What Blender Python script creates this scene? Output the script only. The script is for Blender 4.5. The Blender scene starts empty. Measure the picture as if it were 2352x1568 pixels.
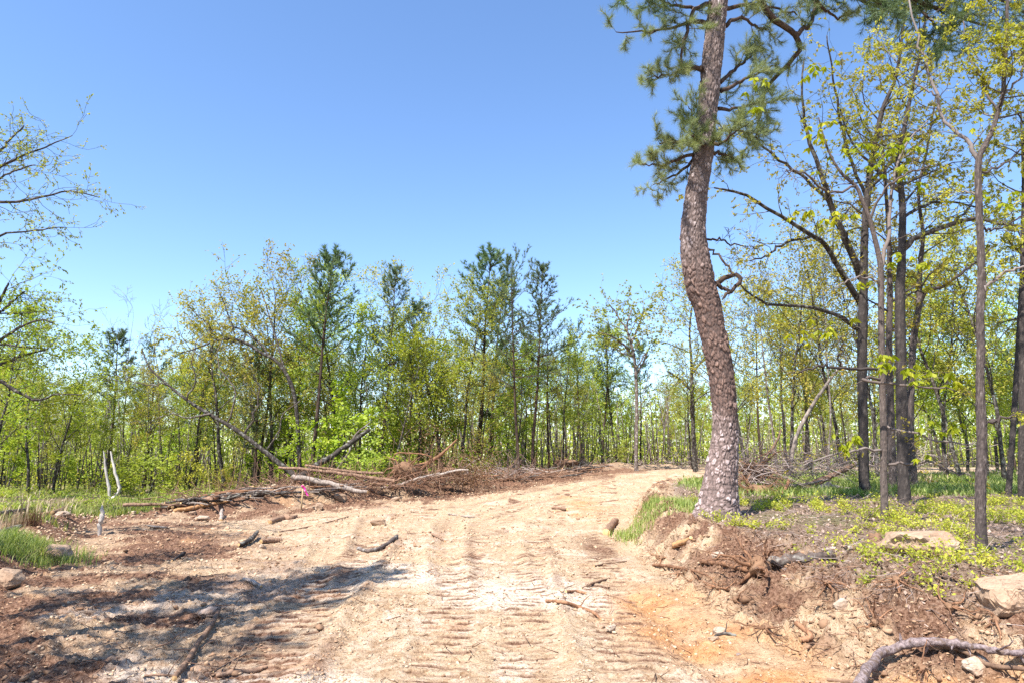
import bpy, bmesh, math, random
import numpy as np
from mathutils import Vector, Matrix

# ------------------------------------------------------------------ camera, world, sun, exposure
SC = bpy.context.scene
COL = SC.collection
PITCH = math.radians(9.6)
FPX = 1568.0                       # focal length in pixels of a 2352 px wide picture
EYE = 1.65
cam_d = bpy.data.cameras.new('camera')
cam = bpy.data.objects.new('camera', cam_d)
COL.objects.link(cam)
cam.location = (0, 0, EYE)
cam.rotation_euler = (math.pi / 2 + PITCH, 0, 0)
cam_d.sensor_width = 36.0
cam_d.lens = 36.0 * FPX / 2352.0
cam_d.clip_start = 0.05
cam_d.clip_end = 3000
SC.camera = cam

SUN_EL = math.radians(57)
SUN_AZ = Vector((-0.62, -0.78)).normalized()          # horizontal direction towards the sun
sun_vec = Vector((SUN_AZ.x * math.cos(SUN_EL), SUN_AZ.y * math.cos(SUN_EL), math.sin(SUN_EL)))
world = bpy.data.worlds.new('World')
SC.world = world
world.use_nodes = True
wn = world.node_tree
for n in list(wn.nodes):
    wn.nodes.remove(n)
w_out = wn.nodes.new('ShaderNodeOutputWorld')
w_bg = wn.nodes.new('ShaderNodeBackground')
w_sky = wn.nodes.new('ShaderNodeTexSky')
w_sky.sky_type = 'NISHITA'
w_sky.sun_disc = False
w_sky.sun_elevation = SUN_EL
w_sky.sun_rotation = math.atan2(SUN_AZ.x, SUN_AZ.y)
w_sky.altitude = 300
w_sky.air_density = 1.0
w_sky.dust_density = 0.3
w_sky.ozone_density = 2.5
w_hsv = wn.nodes.new('ShaderNodeHueSaturation')
w_hsv.inputs['Saturation'].default_value = 1.10
w_hsv.inputs['Value'].default_value = 1.06
w_hsv.inputs['Hue'].default_value = 0.503
w_bg.inputs['Strength'].default_value = 0.128
wn.links.new(w_sky.outputs[0], w_hsv.inputs['Color'])
wn.links.new(w_hsv.outputs[0], w_bg.inputs['Color'])
wn.links.new(w_bg.outputs[0], w_out.inputs['Surface'])
sun_d = bpy.data.lights.new('sun', 'SUN')
sun_d.energy = 5.0
sun_d.angle = math.radians(0.5)
sun_d.color = (1.0, 0.955, 0.89)
sun = bpy.data.objects.new('sun', sun_d)
COL.objects.link(sun)
sun.rotation_euler = sun_vec.to_track_quat('Z', 'Y').to_euler()
sun.location = sun_vec * 60
SC.view_settings.view_transform = 'Standard'
SC.view_settings.look = 'None'
SC.view_settings.gamma = 1
SC.view_settings.use_curve_mapping = False
SC.view_settings.exposure = 1.15
SC.render.engine = 'CYCLES'
SC.cycles.max_bounces = 6
SC.cycles.diffuse_bounces = 3
SC.cycles.glossy_bounces = 2
SC.cycles.transmission_bounces = 4
SC.cycles.use_denoising = False

random.seed(7)
RNG = np.random.default_rng(11)

# ------------------------------------------------------------------ picture-to-world measuring helpers
CP, SP = math.cos(PITCH), math.sin(PITCH)
def PW(px, py, D):
    """Point at forward distance D seen at photo position px, py (2352 px wide survey of the photo)."""
    u = px - 1176.0; v = 784.0 - py
    yc = FPX * CP - v * SP; zc = FPX * SP + v * CP
    return Vector((u * D / yc, D, EYE + zc * D / yc))
def mpp(py, D):
    """metres per pixel at that distance"""
    v = 784.0 - py
    return D / (FPX * CP - v * SP)

# ------------------------------------------------------------------ noise
def _h(ix, iy, seed):
    n = (ix.astype(np.int64) * 374761393 + iy.astype(np.int64) * 668265263 + seed * 1274126177) & 0xffffffff
    n = ((n ^ (n >> 13)) * 1274126177) & 0xffffffff
    n = ((n ^ (n >> 15)) * 2246822519) & 0xffffffff
    n = n ^ (n >> 16)
    return (n & 0xffffff) / float(0xffffff)
def vnoise(x, y, seed=0):
    xi = np.floor(x); yi = np.floor(y)
    fx = x - xi; fy = y - yi
    fx = fx * fx * (3 - 2 * fx); fy = fy * fy * (3 - 2 * fy)
    a = _h(xi, yi, seed); b = _h(xi + 1, yi, seed); c = _h(xi, yi + 1, seed); d = _h(xi + 1, yi + 1, seed)
    return (a + (b - a) * fx) * (1 - fy) + (c + (d - c) * fx) * fy
def fbm(x, y, seed=0, octv=4, gain=0.5):
    s = 0; a = 1.0; t = 0
    for o in range(octv):
        s = s + a * (vnoise(x * 2 ** o + 17.3 * o, y * 2 ** o - 9.1 * o, seed + o) - 0.5)
        t += a; a *= gain
    return s / t * 2
def ss(t):
    t = np.clip(t, 0, 1)
    return t * t * (3 - 2 * t)

def chaikin(p, k=3):
    p = [tuple(q) for q in p]
    for _ in range(k):
        o = [p[0]]
        for a, b in zip(p[:-1], p[1:]):
            o.append((a[0] * .75 + b[0] * .25, a[1] * .75 + b[1] * .25))
            o.append((a[0] * .25 + b[0] * .75, a[1] * .25 + b[1] * .75))
        o.append(p[-1]); p = o
    return np.array(p)
def sdist(poly, x, y):
    """signed distance to an open polyline; positive on its right side"""
    best = np.full(x.shape, 1e12); sg = np.ones(x.shape)
    for a, b in zip(poly[:-1], poly[1:]):
        dx, dy = b[0] - a[0], b[1] - a[1]
        L2 = dx * dx + dy * dy
        if L2 < 1e-9: continue
        rx = x - a[0]; ry = y - a[1]
        t = np.clip((rx * dx + ry * dy) / L2, 0, 1)
        ex = rx - t * dx; ey = ry - t * dy
        d2 = ex * ex + ey * ey
        m = d2 < best - 1e-9
        best = np.where(m, d2, best)
        sg = np.where(m, np.where(dx * ry - dy * rx < 0, 1.0, -1.0), sg)
    return np.sqrt(best) * sg

FOOT = chaikin([(60, 1.0), (20, 2.6), (9, 3.7), (4.6, 4.5), (2.9, 5.2), (2.25, 6.3), (2.0, 8.6), (2.05, 12), (2.35, 15), (3.2, 19.3),
                (4.8, 26), (7.3, 30), (10.5, 33.5), (17, 36), (30, 38), (80, 41)], 2)
LEFT = chaikin([(-4.2, -30), (-4.4, 2), (-5.0, 5.5), (-5.8, 8), (-6.9, 11), (-8.4, 14), (-10.2, 17.5), (-9.9, 20.6), (-8.0, 23.4), (-5.2, 26.5),
                (-2.6, 30), (0.3, 33.5), (4.6, 38.5), (9, 42.2), (18, 45), (32, 47), (80, 49)], 2)

def zones(x, y):
    r = {}
    r['dr'] = sdist(FOOT, x, y)            # >0 on the bank
    r['dl'] = sdist(LEFT, x, y)            # >0 on the road side of the left edge
    return r
def macro(x, y, z):
    dr, dl = z['dr'], z['dl']
    base = 0.95 * ss((y - 15) / 25) * ss((x + 7) / 13) - 0.9 * ss((y - 27) / 40) * ss((-x - 6) / 18)
    base = base - 0.8 * ss((y - 62) / 60)
    w = 1.75 + (0.75 - 1.75) * ss((y - 6) / 6)
    plat = 0.60 + 0.010 * (y - 8) + 0.03 * np.clip(x - 3, 0, 14) * ss((14 - y) / 10) * 0.5
    plat = np.minimum(plat, 0.95) - 0.8 * ss((y - 62) / 60)
    b = ss(dr / w) * (1 - ss((y - 60) / 20) * 0)
    zz = base * (1 - b) + np.maximum(plat, base * 0.9) * b
    # left mound with grass near the camera, pushed-up berm beside the far road
    zz = zz + 0.34 * ss((-dl - 0.05) / 0.9) * ss((20 - y) / 4) * ss((6.5 + dl) / 5)
    bm = ss((y - 20) / 3) * ss((46 - y) / 6)
    zz = zz + bm * (0.16 + 0.30 * vnoise(x * 0.8, y * 0.8, 31) + .28 * ss((30 - y) / 3)) * np.exp(-((dl + 0.25) / 0.75) ** 2) * ss((16 - x) / 6)
    return zz, w
def track(x, y, z):
    """dozer cleats: returns mask 0..1 and ridge height"""
    c = 0.0 + 0.22 * ss((y - 8) / 10) * (y - 8) * 0.35
    m = 0; h = 0; gv = 0
    for (u0, hw, sl, ph, sd) in ((-2.10, .42, -0.10, 0.0, 1), (-0.60, .32, -.03, 1.35, 2), (0.12, .30, .02, 2.1, 3), (1.02, .36, .06, .62, 4)):
        u = x - c - u0 - sl * (y - 6)
        mk = ss((hw - np.abs(u)) / 0.12) * ss((z['dl'] - .8) / 1.5) * ss((-z['dr'] - 0.1) / 0.4)
        mk = mk * ss((vnoise(x * 1.1, y * 0.7, 40 + sd) - 0.12) / 0.2)
        ph2 = (y + 0.06 * u + 0.022 * vnoise(x * 1.5, y * 1.5, 50 + sd)) / 0.205 + ph
        s = np.abs((ph2 % 1.0) - 0.5) * 2
        rid = ss((0.42 - s) / 0.16)
        brk = ss((vnoise(x * 5, y * 9, 60 + sd) - 0.18) / 0.25)
        hh = mk * (rid * 0.025 * (.4 + .6 * brk) - 0.013)
        h = np.where(np.abs(hh) > np.abs(h), hh, h)
        gv = np.maximum(gv, mk * ss((.17 - np.abs(s - .50)) / .10) * (.4 + .6 * brk))
        m = np.maximum(m, mk)
    return m, h, gv
def height(x, y, z=None, full=False):
    x = np.asarray(x, float); y = np.asarray(y, float)
    if z is None: z = zones(x, y)
    dr, dl = z['dr'], z['dl']
    zz, w = macro(x, y, z)
    near = ss((60 - np.hypot(x, y)) / 30)
    slope = ss(dr / 0.35 + .3) * ss((w + 0.5 - dr) / 0.5)
    left_rough = ss((4.2 - dl + 1.2 * fbm(x * .5, y * .5, 77, 3)) / 2.4) * ss((dl + 2.2) / 1.2) * ss((44 - y) / 10)
    road = ss(dl / 1.0) * ss(-dr / 0.3)
    rough = np.clip(slope + left_rough * (.45 + .35 * ss((y - 17) / 5)), 0, 1)
    wild = 1 - np.clip(road + rough, 0, 1)
    tm, th, gv = track(x, y, z)
    zz = zz + 0.10 * fbm(x * 0.25, y * 0.25, 1, 3) * near
    zz = zz + road * (0.045 * fbm(x * 1.3, y * 0.8, 5, 3) + 0.012 * fbm(x * 9, y * 9, 6, 3)) * near
    rut = np.exp(-((x + 1.62 + .08 * (y - 6)) / .12) ** 2) * 0.05 + np.exp(-((x - 0.52 - .02 * (y - 6)) / .09) ** 2) * 0.035
    zz = zz + rut * road * ss((17 - y) / 5) * (0.4 + vnoise(x * 5, y * 5, 8))
    rr = fbm(x * 2.2, y * 2.2, 9, 3)
    lump = np.abs(fbm(x * 5.5, y * 5.5, 12, 4, .6))
    rdg = 1 - np.abs(fbm(x * 8, y * 8, 33, 3, .55)) * 2.2
    zz = zz + rough * (0.10 * rr + 0.20 * (lump - .2) + .045 * (rdg - .5) + 0.055 * fbm(x * 19, y * 19, 15, 3, .65)) * near
    # broken crust: small lifted crumbs over the churned part of the road
    cr = ss((vnoise(x * 1.4, y * 1.1, 21) - .35) / .3) * road * (1 - tm * .75)
    cf = np.abs(fbm(x * 9, y * 12, 22, 4, .65))
    zz = zz + (cr * .055 + road * .022) * (1 - .85 * tm) * np.clip(cf - .12, 0, 1) * near + road * .013 * (1 - .7 * tm) * fbm(x * 17, y * 17, 24, 2) * near
    qq = dl / np.maximum(.01, dl - dr)
    for q0 in (.40, .47, .62, .69, .80):
        zz = zz + road * near * ss((y - 7) / 4) * .05 * np.exp(-((qq - q0 + .012) / .012) ** 2) * (.3 + vnoise(x * 2.5, y * 1.2, 98))
    zz = zz + th * near + wild * (0.05 * fbm(x * 1.7, y * 1.7, 25, 4)) * near
    # water-cut gully along the orange rut at the foot of the bank
    gl = np.exp(-((dr + 0.75 + .25 * fbm(y * .6, y * 0 + 3., 28, 2)) / 0.22) ** 2) * ss((11 - y) / 3)
    zz = zz - 0.10 * gl
    if full:
        return zz, dict(road=road, rough=rough, slope=slope, lr=left_rough, wild=wild, tm=tm, groove=gv, dr=dr, dl=dl, gl=gl, cr=cr)
    return zz
def Hs(x, y):
    return float(height(np.array([x]), np.array([y]))[0])
def ground_px(px, py, lift=0.0):
    """where the sight line through a photo position meets the terrain"""
    Ds = np.concatenate([np.linspace(3.5, 30, 900), np.linspace(30.1, 90, 600)])
    u = px - 1176.0; v = 784.0 - py
    yc = FPX * CP - v * SP; zc = FPX * SP + v * CP
    xs = u * Ds / yc; zs = EYE + zc * Ds / yc
    hs = height(xs, Ds)
    idx = np.nonzero(zs <= hs)[0]
    i = idx[0] if len(idx) else len(Ds) - 1
    return Vector((xs[i], Ds[i], hs[i] + lift))

# ------------------------------------------------------------------ mesh building
class MB:
    def __init__(self):
        self.v = []; self.f = {3: [], 4: [], 5: [], 6: []}; self.rnd = []; self.n = 0; self.tb = {}
    def add(self, verts, faces, rnd=0.5):
        verts = np.asarray(verts, float).reshape(-1, 3)
        faces = np.asarray(faces, int)
        if faces.ndim == 1: faces = faces.reshape(1, -1)
        self.v.append(verts); self.f[faces.shape[1]].append(faces + self.n)
        r = np.broadcast_to(np.asarray(rnd, float), (len(verts),)) if np.ndim(rnd) <= 1 else rnd
        self.rnd.append(np.array(r)); self.n += len(verts)
    def tube(self, pts, rad, k=6, rnd=None):
        pts = np.array([tuple(p) for p in pts], float)
        rad = np.array(rad, float)
        self.tb.setdefault((len(pts), k), []).append((pts, rad, random.random() if rnd is None else rnd))
    def flush(self):
        for (n, k), L in self.tb.items():
            P = np.array([l[0] for l in L]); R = np.array([l[1] for l in L]); Q = np.array([l[2] for l in L])
            T = np.gradient(P, axis=1)
            T /= np.linalg.norm(T, axis=2, keepdims=True) + 1e-12
            mean = T.mean(axis=1)
            ref = np.zeros_like(mean); ref[np.arange(len(mean)), np.argmin(np.abs(mean), axis=1)] = 1.0
            ref = np.repeat(ref[:, None, :], n, axis=1)
            U = np.cross(T, ref); U /= np.linalg.norm(U, axis=2, keepdims=True) + 1e-12
            V = np.cross(T, U)
            a = np.arange(k) * 2 * math.pi / k
            ring = P[:, :, None, :] + R[:, :, None, None] * (np.cos(a)[None, None, :, None] * U[:, :, None, :] + np.sin(a)[None, None, :, None] * V[:, :, None, :])
            verts = ring.reshape(-1, 3)
            m = len(L)
            i = np.arange(n - 1)[:, None]; j = np.arange(k)[None, :]
            q = np.stack([i * k + j, i * k + (j + 1) % k, (i + 1) * k + (j + 1) % k, (i + 1) * k + j], axis=-1).reshape(-1, 4)
            faces = (q[None] + (np.arange(m) * n * k)[:, None, None]).reshape(-1, 4)
            self.add(verts, faces, np.repeat(Q, n * k))
            if k in (5, 6, 4, 3):
                cap = np.arange(k)[::-1]; cap2 = (n - 1) * k + np.arange(k)
                caps = np.concatenate([(cap[None] + (np.arange(m) * n * k)[:, None]), (cap2[None] + (np.arange(m) * n * k)[:, None])])
                self.f[k].append(caps + self.n - len(verts))
            else:       # fan with centre vertices
                off = (np.arange(m) * n * k + self.n - len(verts))
                base = self.n
                self.v.append(np.concatenate([P[:, 0], P[:, -1]])); self.rnd.append(np.concatenate([Q, Q])); self.n += 2 * m
                jj = np.arange(k)
                t1 = np.stack([np.broadcast_to((base + np.arange(m))[:, None], (m, k)), off[:, None] + (jj + 1) % k, off[:, None] + jj], axis=-1).reshape(-1, 3)
                t2 = np.stack([np.broadcast_to((base + m + np.arange(m))[:, None], (m, k)), off[:, None] + (n - 1) * k + jj, off[:, None] + (n - 1) * k + (jj + 1) % k], axis=-1).reshape(-1, 3)
                self.f[3].append(t1); self.f[3].append(t2)
        self.tb = {}
    def mesh(self, name, mats, smooth=True):
        self.flush()
        me = bpy.data.meshes.new(name)
        V = np.concatenate(self.v) if self.v else np.zeros((0, 3))
        fl = []; tot = []
        for k in (3, 4, 5, 6):
            for f in self.f[k]:
                fl.append(f.reshape(-1)); tot.append(np.full(len(f), k))
        loops = np.concatenate(fl).astype(np.int32); tot = np.concatenate(tot).astype(np.int32)
        me.vertices.add(len(V)); me.vertices.foreach_set('co', V.astype(np.float32).ravel())
        me.loops.add(len(loops)); me.loops.foreach_set('vertex_index', loops)
        me.polygons.add(len(tot))
        st = np.concatenate([[0], np.cumsum(tot)[:-1]]).astype(np.int32)
        me.polygons.foreach_set('loop_start', st)
        me.polygons.foreach_set('loop_total', tot)
        if smooth: me.polygons.foreach_set('use_smooth', np.ones(len(tot), bool))
        at = me.attributes.new('rnd', 'FLOAT', 'POINT')
        at.data.foreach_set('value', np.concatenate(self.rnd).astype(np.float32))
        for m in (mats if isinstance(mats, (list, tuple)) else [mats]): me.materials.append(m)
        me.update(calc_edges=True)
        me.validate()
        return me
    def build(self, name, mat, parent=None, smooth=True, origin=None):
        self.flush()
        if origin is not None:
            o3 = np.array(tuple(origin)); self.v = [v - o3 for v in self.v]
        o = bpy.data.objects.new(name, self.mesh(name, mat, smooth))
        COL.objects.link(o)
        if parent is not None: o.parent = parent
        elif origin is not None: o.location = origin
        return o

def tag(o, label=None, cat=None, group=None, kind=None):
    if label: o['label'] = label
    if cat: o['category'] = cat
    if group: o['group'] = group
    if kind: o['kind'] = kind
    return o
def empty(name, loc, label, cat, group=None):
    o = bpy.data.objects.new(name, None); COL.objects.link(o); o.location = loc
    o.empty_display_size = 0.2
    return tag(o, label, cat, group)

# ------------------------------------------------------------------ materials
def newmat(name):
    m = bpy.data.materials.new(name); m.use_nodes = True
    nt = m.node_tree
    for n in list(nt.nodes): nt.nodes.remove(n)
    out = nt.nodes.new('ShaderNodeOutputMaterial')
    return m, nt, out
def N(nt, t, **kw):
    n = nt.nodes.new(t)
    for k, v in kw.items():
        if k.startswith('i_'): n.inputs[int(k[2:]) if k[2:].isdigit() else k[2:]].default_value = v
        else: setattr(n, k, v)
    return n
def ramp(nt, fac, stops):
    r = nt.nodes.new('ShaderNodeValToRGB')
    el = r.color_ramp.elements
    while len(el) > 1: el.remove(el[-1])
    el[0].position = stops[0][0]; el[0].color = (*stops[0][1], 1)
    for p, c in stops[1:]:
        e = el.new(p); e.color = (*c, 1)
    if fac is not None: nt.links.new(fac, r.inputs[0])
    return r
def mixc(nt, fac, a, b, mode='MIX'):
    m = nt.nodes.new('ShaderNodeMix'); m.data_type = 'RGBA'; m.blend_type = mode
    for s, v in ((m.inputs[0], fac), (m.inputs[6], a), (m.inputs[7], b)):
        if isinstance(v, (int, float)): s.default_value = v
        elif isinstance(v, tuple): s.default_value = (*v, 1) if len(v) == 3 else v
        else: nt.links.new(v, s)
    return m.outputs[2]
def mth(nt, op, a, b=None, clamp=False):
    m = nt.nodes.new('ShaderNodeMath'); m.operation = op; m.use_clamp = clamp
    for s, v in ((m.inputs[0], a), (m.inputs[1], b)):
        if v is None: continue
        if isinstance(v, (int, float)): s.default_value = v
        else: nt.links.new(v, s)
    return m.outputs[0]
def noise(nt, vec, scale, detail=4, rough=.55, dist=0):
    n = nt.nodes.new('ShaderNodeTexNoise'); n.inputs['Scale'].default_value = scale
    n.inputs['Detail'].default_value = detail; n.inputs['Roughness'].default_value = rough; n.inputs['Distortion'].default_value = dist
    if vec is not None: nt.links.new(vec, n.inputs['Vector'])
    return n.outputs[0]

def leaf_mat(name, stops, trans=.42, tcol=1.3, hue_var=.04, patch=1.2):
    m, nt, out = newmat(name)
    a = N(nt, 'ShaderNodeAttribute', attribute_name='rnd')
    oi = N(nt, 'ShaderNodeObjectInfo')
    tc = N(nt, 'ShaderNodeTexCoord')
    nz = noise(nt, tc.outputs['Object'], patch, 2)
    f = mth(nt, 'ADD', mth(nt, 'MULTIPLY', a.outputs['Fac'], .6), mth(nt, 'MULTIPLY', mth(nt, 'SUBTRACT', nz, .3), 1.0))
    r = ramp(nt, f, stops)
    hs = N(nt, 'ShaderNodeHueSaturation')
    nt.links.new(r.outputs[0], hs.inputs['Color'])
    nt.links.new(mth(nt, 'ADD', .5 - hue_var / 2, mth(nt, 'MULTIPLY', oi.outputs['Random'], hue_var)), hs.inputs['Hue'])
    nt.links.new(mth(nt, 'ADD', .8, mth(nt, 'MULTIPLY', oi.outputs['Random'], .4)), hs.inputs['Value'])
    df = N(nt, 'ShaderNodeBsdfPrincipled'); df.inputs['Roughness'].default_value = .55
    df.inputs['Specular IOR Level'].default_value = .25
    nt.links.new(hs.outputs[0], df.inputs['Base Color'])
    tr = N(nt, 'ShaderNodeBsdfTranslucent')
    tcn = mixc(nt, 1.0, hs.outputs[0], (tcol, tcol * 1.05, tcol * .5), 'MULTIPLY')
    nt.links.new(tcn, tr.inputs['Color'])
    mx = N(nt, 'ShaderNodeMixShader'); mx.inputs[0].default_value = trans
    nt.links.new(df.outputs[0], mx.inputs[1]); nt.links.new(tr.outputs[0], mx.inputs[2])
    nt.links.new(mx.outputs[0], out.inputs['Surface'])
    return m
def bark_mat(name, dark, light, scale=12, lichen=None, zs=.25, bump=.6, var=.25):
    m, nt, out = newmat(name)
    tc = N(nt, 'ShaderNodeTexCoord'); mp = N(nt, 'ShaderNodeMapping')
    mp.inputs['Scale'].default_value = (1, 1, zs)
    nt.links.new(tc.outputs['Object'], mp.inputs[0])
    n1 = noise(nt, mp.outputs[0], scale, 5, .65)
    n2 = noise(nt, tc.outputs['Object'], scale * .25, 3)
    c = ramp(nt, n1, [(.35, dark), (.62, light)]).outputs[0]
    c = mixc(nt, mth(nt, 'MULTIPLY', n2, .5), c, tuple(x * .6 for x in light))
    if lichen:
        n3 = noise(nt, tc.outputs['Object'], scale * .6, 4)
        c = mixc(nt, ramp(nt, n3, [(.53, (0, 0, 0)), (.62, (1, 1, 1))]).outputs[0], c, lichen)
    oi = N(nt, 'ShaderNodeObjectInfo')
    hs = N(nt, 'ShaderNodeHueSaturation'); nt.links.new(c, hs.inputs['Color'])
    nt.links.new(mth(nt, 'ADD', 1 - var, mth(nt, 'MULTIPLY', oi.outputs['Random'], 2 * var)), hs.inputs['Value'])
    p = N(nt, 'ShaderNodeBsdfPrincipled'); p.inputs['Roughness'].default_value = .9
    p.inputs['Specular IOR Level'].default_value = .15
    nt.links.new(hs.outputs[0], p.inputs['Base Color'])
    b = N(nt, 'ShaderNodeBump'); b.inputs['Strength'].default_value = bump; b.inputs['Distance'].default_value = .02
    nt.links.new(n1, b.inputs['Height']); nt.links.new(b.outputs[0], p.inputs['Normal'])
    nt.links.new(p.outputs[0], out.inputs['Surface'])
    return m
def rnd_mat(name, stops, rough=.9, nscale=8):
    m, nt, out = newmat(name)
    a = N(nt, 'ShaderNodeAttribute', attribute_name='rnd')
    tc = N(nt, 'ShaderNodeTexCoord')
    nz = noise(nt, tc.outputs['Object'], nscale, 4)
    f = mth(nt, 'ADD', mth(nt, 'MULTIPLY', a.outputs['Fac'], .75), mth(nt, 'MULTIPLY', mth(nt, 'SUBTRACT', nz, .35), .8))
    r = ramp(nt, f, stops)
    p = N(nt, 'ShaderNodeBsdfPrincipled'); p.inputs['Roughness'].default_value = rough
    p.inputs['Specular IOR Level'].default_value = .15
    nt.links.new(r.outputs[0], p.inputs['Base Color'])
    nt.links.new(p.outputs[0], out.inputs['Surface'])
    return m

M = {}
M['leaf_oak'] = leaf_mat('young oak leaves', [(0.0, (.17, .21, .03)), (.45, (.31, .35, .055)), (.8, (.43, .41, .08)), (1, (.47, .36, .09))])
M['leaf_yellow'] = leaf_mat('yellow spring tufts', [(0.0, (.20, .20, .035)), (.45, (.38, .35, .06)), (.8, (.50, .42, .08)), (1, (.45, .29, .08))])
M['leaf_green'] = leaf_mat('fresh green leaves', [(0.0, (.13, .18, .02)), (.45, (.27, .335, .03)), (.8, (.39, .42, .05)), (1, (.46, .42, .07))])
M['leaf_tuft'] = leaf_mat('olive spring tufts', [(0.0, (.15, .15, .025)), (.45, (.31, .28, .035)), (.8, (.46, .38, .05)), (1, (.46, .30, .06))])  # darker leaf variant, backlit shading of the near crowns painted into the colour
M['leaf_big'] = leaf_mat('drooping hickory leaves', [(0.0, (.12, .16, .008)), (.5, (.28, .30, .012)), (1, (.50, .42, .035))], trans=.45)
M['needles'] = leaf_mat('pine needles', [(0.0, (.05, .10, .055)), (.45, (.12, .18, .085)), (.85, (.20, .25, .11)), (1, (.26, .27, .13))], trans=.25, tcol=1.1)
M['needles_near'] = leaf_mat('near pine needles', [(0.0, (.12, .15, .06)), (.45, (.22, .25, .11)), (.85, (.34, .34, .17)), (1, (.42, .33, .16))], trans=.3, tcol=1.1)
M['huckle'] = leaf_mat('huckleberry leaves', [(0.0, (.20, .24, .03)), (.5, (.40, .41, .05)), (.85, (.54, .47, .07)), (1, (.46, .27, .06))], patch=2.5)
M['grass'] = leaf_mat('grass blades', [(0.0, (.12, .16, .04)), (.35, (.22, .29, .07)), (.7, (.36, .38, .12)), (1, (.50, .42, .22))], patch=3.0)
M['dry'] = leaf_mat('dry grass', [(0.0, (.36, .24, .12)), (.5, (.52, .42, .26)), (1, (.60, .50, .34))], trans=.25, tcol=1.0)
M['dead_leaf'] = leaf_mat('dead brown leaves', [(0.0, (.07, .035, .02)), (.5, (.16, .08, .04)), (1, (.26, .15, .08))], trans=.15, tcol=1.0)
M['litter'] = leaf_mat('fallen leaves', [(0.0, (.17, .105, .07)), (.5, (.36, .25, .185)), (1, (.54, .42, .34))], trans=.1, tcol=1.0)
M['bark_dark'] = bark_mat('dark oak bark', (.014, .011, .009), (.085, .068, .058), 14, (.17, .16, .135))
M['bark_grey'] = bark_mat('grey bark', (.04, .03, .025), (.17, .13, .11), 14, (.26, .24, .21))
M['bark_pine'] = bark_mat('slim pine bark', (.02, .012, .009), (.10, .068, .052), 14)
M['bark_pale'] = bark_mat('pale dead wood', (.13, .095, .075), (.40, .33, .275), 16)
M['bark_white'] = bark_mat('bleached dead wood', (.30, .25, .21), (.62, .56, .50), 16)
M['bark_brown'] = bark_mat('brown debris wood', (.09, .05, .035), (.32, .20, .13), 16)
M['bark_purple'] = bark_mat('greyish purple bark', (.06, .04, .038), (.30, .235, .225), 34, (.13, .09, .07), zs=.7, bump=1.)
M['root'] = bark_mat('root wood', (.10, .045, .025), (.34, .18, .10), 20)
M['root_hair'] = rnd_mat('fine roots', [(0, (.08, .04, .025)), (.5, (.20, .11, .07)), (1, (.38, .24, .16))])
M['cut_wood'] = bark_mat('freshly broken wood', (.45, .24, .09), (.66, .44, .22), 18, zs=.1)
M['orange_wood'] = bark_mat('orange split wood', (.25, .12, .05), (.50, .28, .13), 10)
M['twig'] = rnd_mat('dry twigs', [(0, (.10, .065, .05)), (.4, (.24, .17, .14)), (1, (.48, .40, .36))])
M['clod'] = rnd_mat('soil clods', [(0, (.13, .07, .04)), (.35, (.33, .20, .12)), (.7, (.50, .36, .235)), (1, (.56, .43, .30))], nscale=3)
M['stake'] = bark_mat('sawn lath', (.50, .33, .17), (.66, .48, .28), 30, bump=.1)

def rock_mat(name, a, b, c):
    m, nt, out = newmat(name)
    tc = N(nt, 'ShaderNodeTexCoord')
    n1 = noise(nt, tc.outputs['Object'], 6, 6, .65); n2 = noise(nt, tc.outputs['Object'], 2.2, 3)
    n3 = noise(nt, tc.outputs['Object'], 45, 3)
    col = ramp(nt, n1, [(.3, a), (.55, b), (.75, c)]).outputs[0]
    col = mixc(nt, mth(nt, 'MULTIPLY', n2, .45), col, tuple(x * .75 for x in a))
    col = mixc(nt, .40, col, ramp(nt, n3, [(.3, (.3, .3, .3)), (.6, (1, 1, 1))]).outputs[0], 'MULTIPLY')
    wv = N(nt, 'ShaderNodeTexVoronoi'); wv.feature = 'DISTANCE_TO_EDGE'; wv.inputs['Scale'].default_value = 2.6
    vm = N(nt, 'ShaderNodeVectorMath'); vm.operation = 'ADD'; nn = N(nt, 'ShaderNodeTexNoise'); nn.inputs['Scale'].default_value = 5; nn.inputs['Detail'].default_value = 4
    nt.links.new(tc.outputs['Object'], nn.inputs['Vector']); nt.links.new(tc.outputs['Object'], vm.inputs[0]); nt.links.new(nn.outputs[1], vm.inputs[1]); nt.links.new(vm.outputs[0], wv.inputs['Vector'])
    col = mixc(nt, .7, col, ramp(nt, wv.outputs['Distance'], [(.0, (.25, .18, .13)), (.025, (1, 1, 1))]).outputs[0], 'MULTIPLY')
    st = noise(nt, tc.outputs['Object'], 3.5, 5, .7)
    col = mixc(nt, ramp(nt, st, [(.50, (0, 0, 0)), (.62, (.75, .75, .75))]).outputs[0], col, (.27, .16, .095))
    p = N(nt, 'ShaderNodeBsdfPrincipled'); p.inputs['Roughness'].default_value = .9
    nt.links.new(col, p.inputs['Base Color'])
    b_ = N(nt, 'ShaderNodeBump'); b_.inputs['Strength'].default_value = .7; b_.inputs['Distance'].default_value = .02
    nt.links.new(mth(nt, 'ADD', n1, mth(nt, 'MULTIPLY', n3, .3)), b_.inputs['Height']); nt.links.new(b_.outputs[0], p.inputs['Normal'])
    nt.links.new(p.outputs[0], out.inputs['Surface'])
    return m
M['rock_tan'] = rock_mat('tan sandstone', (.30, .19, .12), (.46, .32, .21), (.54, .41, .30))
M['rock_pale'] = rock_mat('pale sandstone', (.38, .28, .20), (.50, .40, .30), (.58, .49, .39))
M['rock_grey'] = rock_mat('dusky stone', (.20, .15, .13), (.32, .25, .21), (.42, .34, .29))

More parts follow.
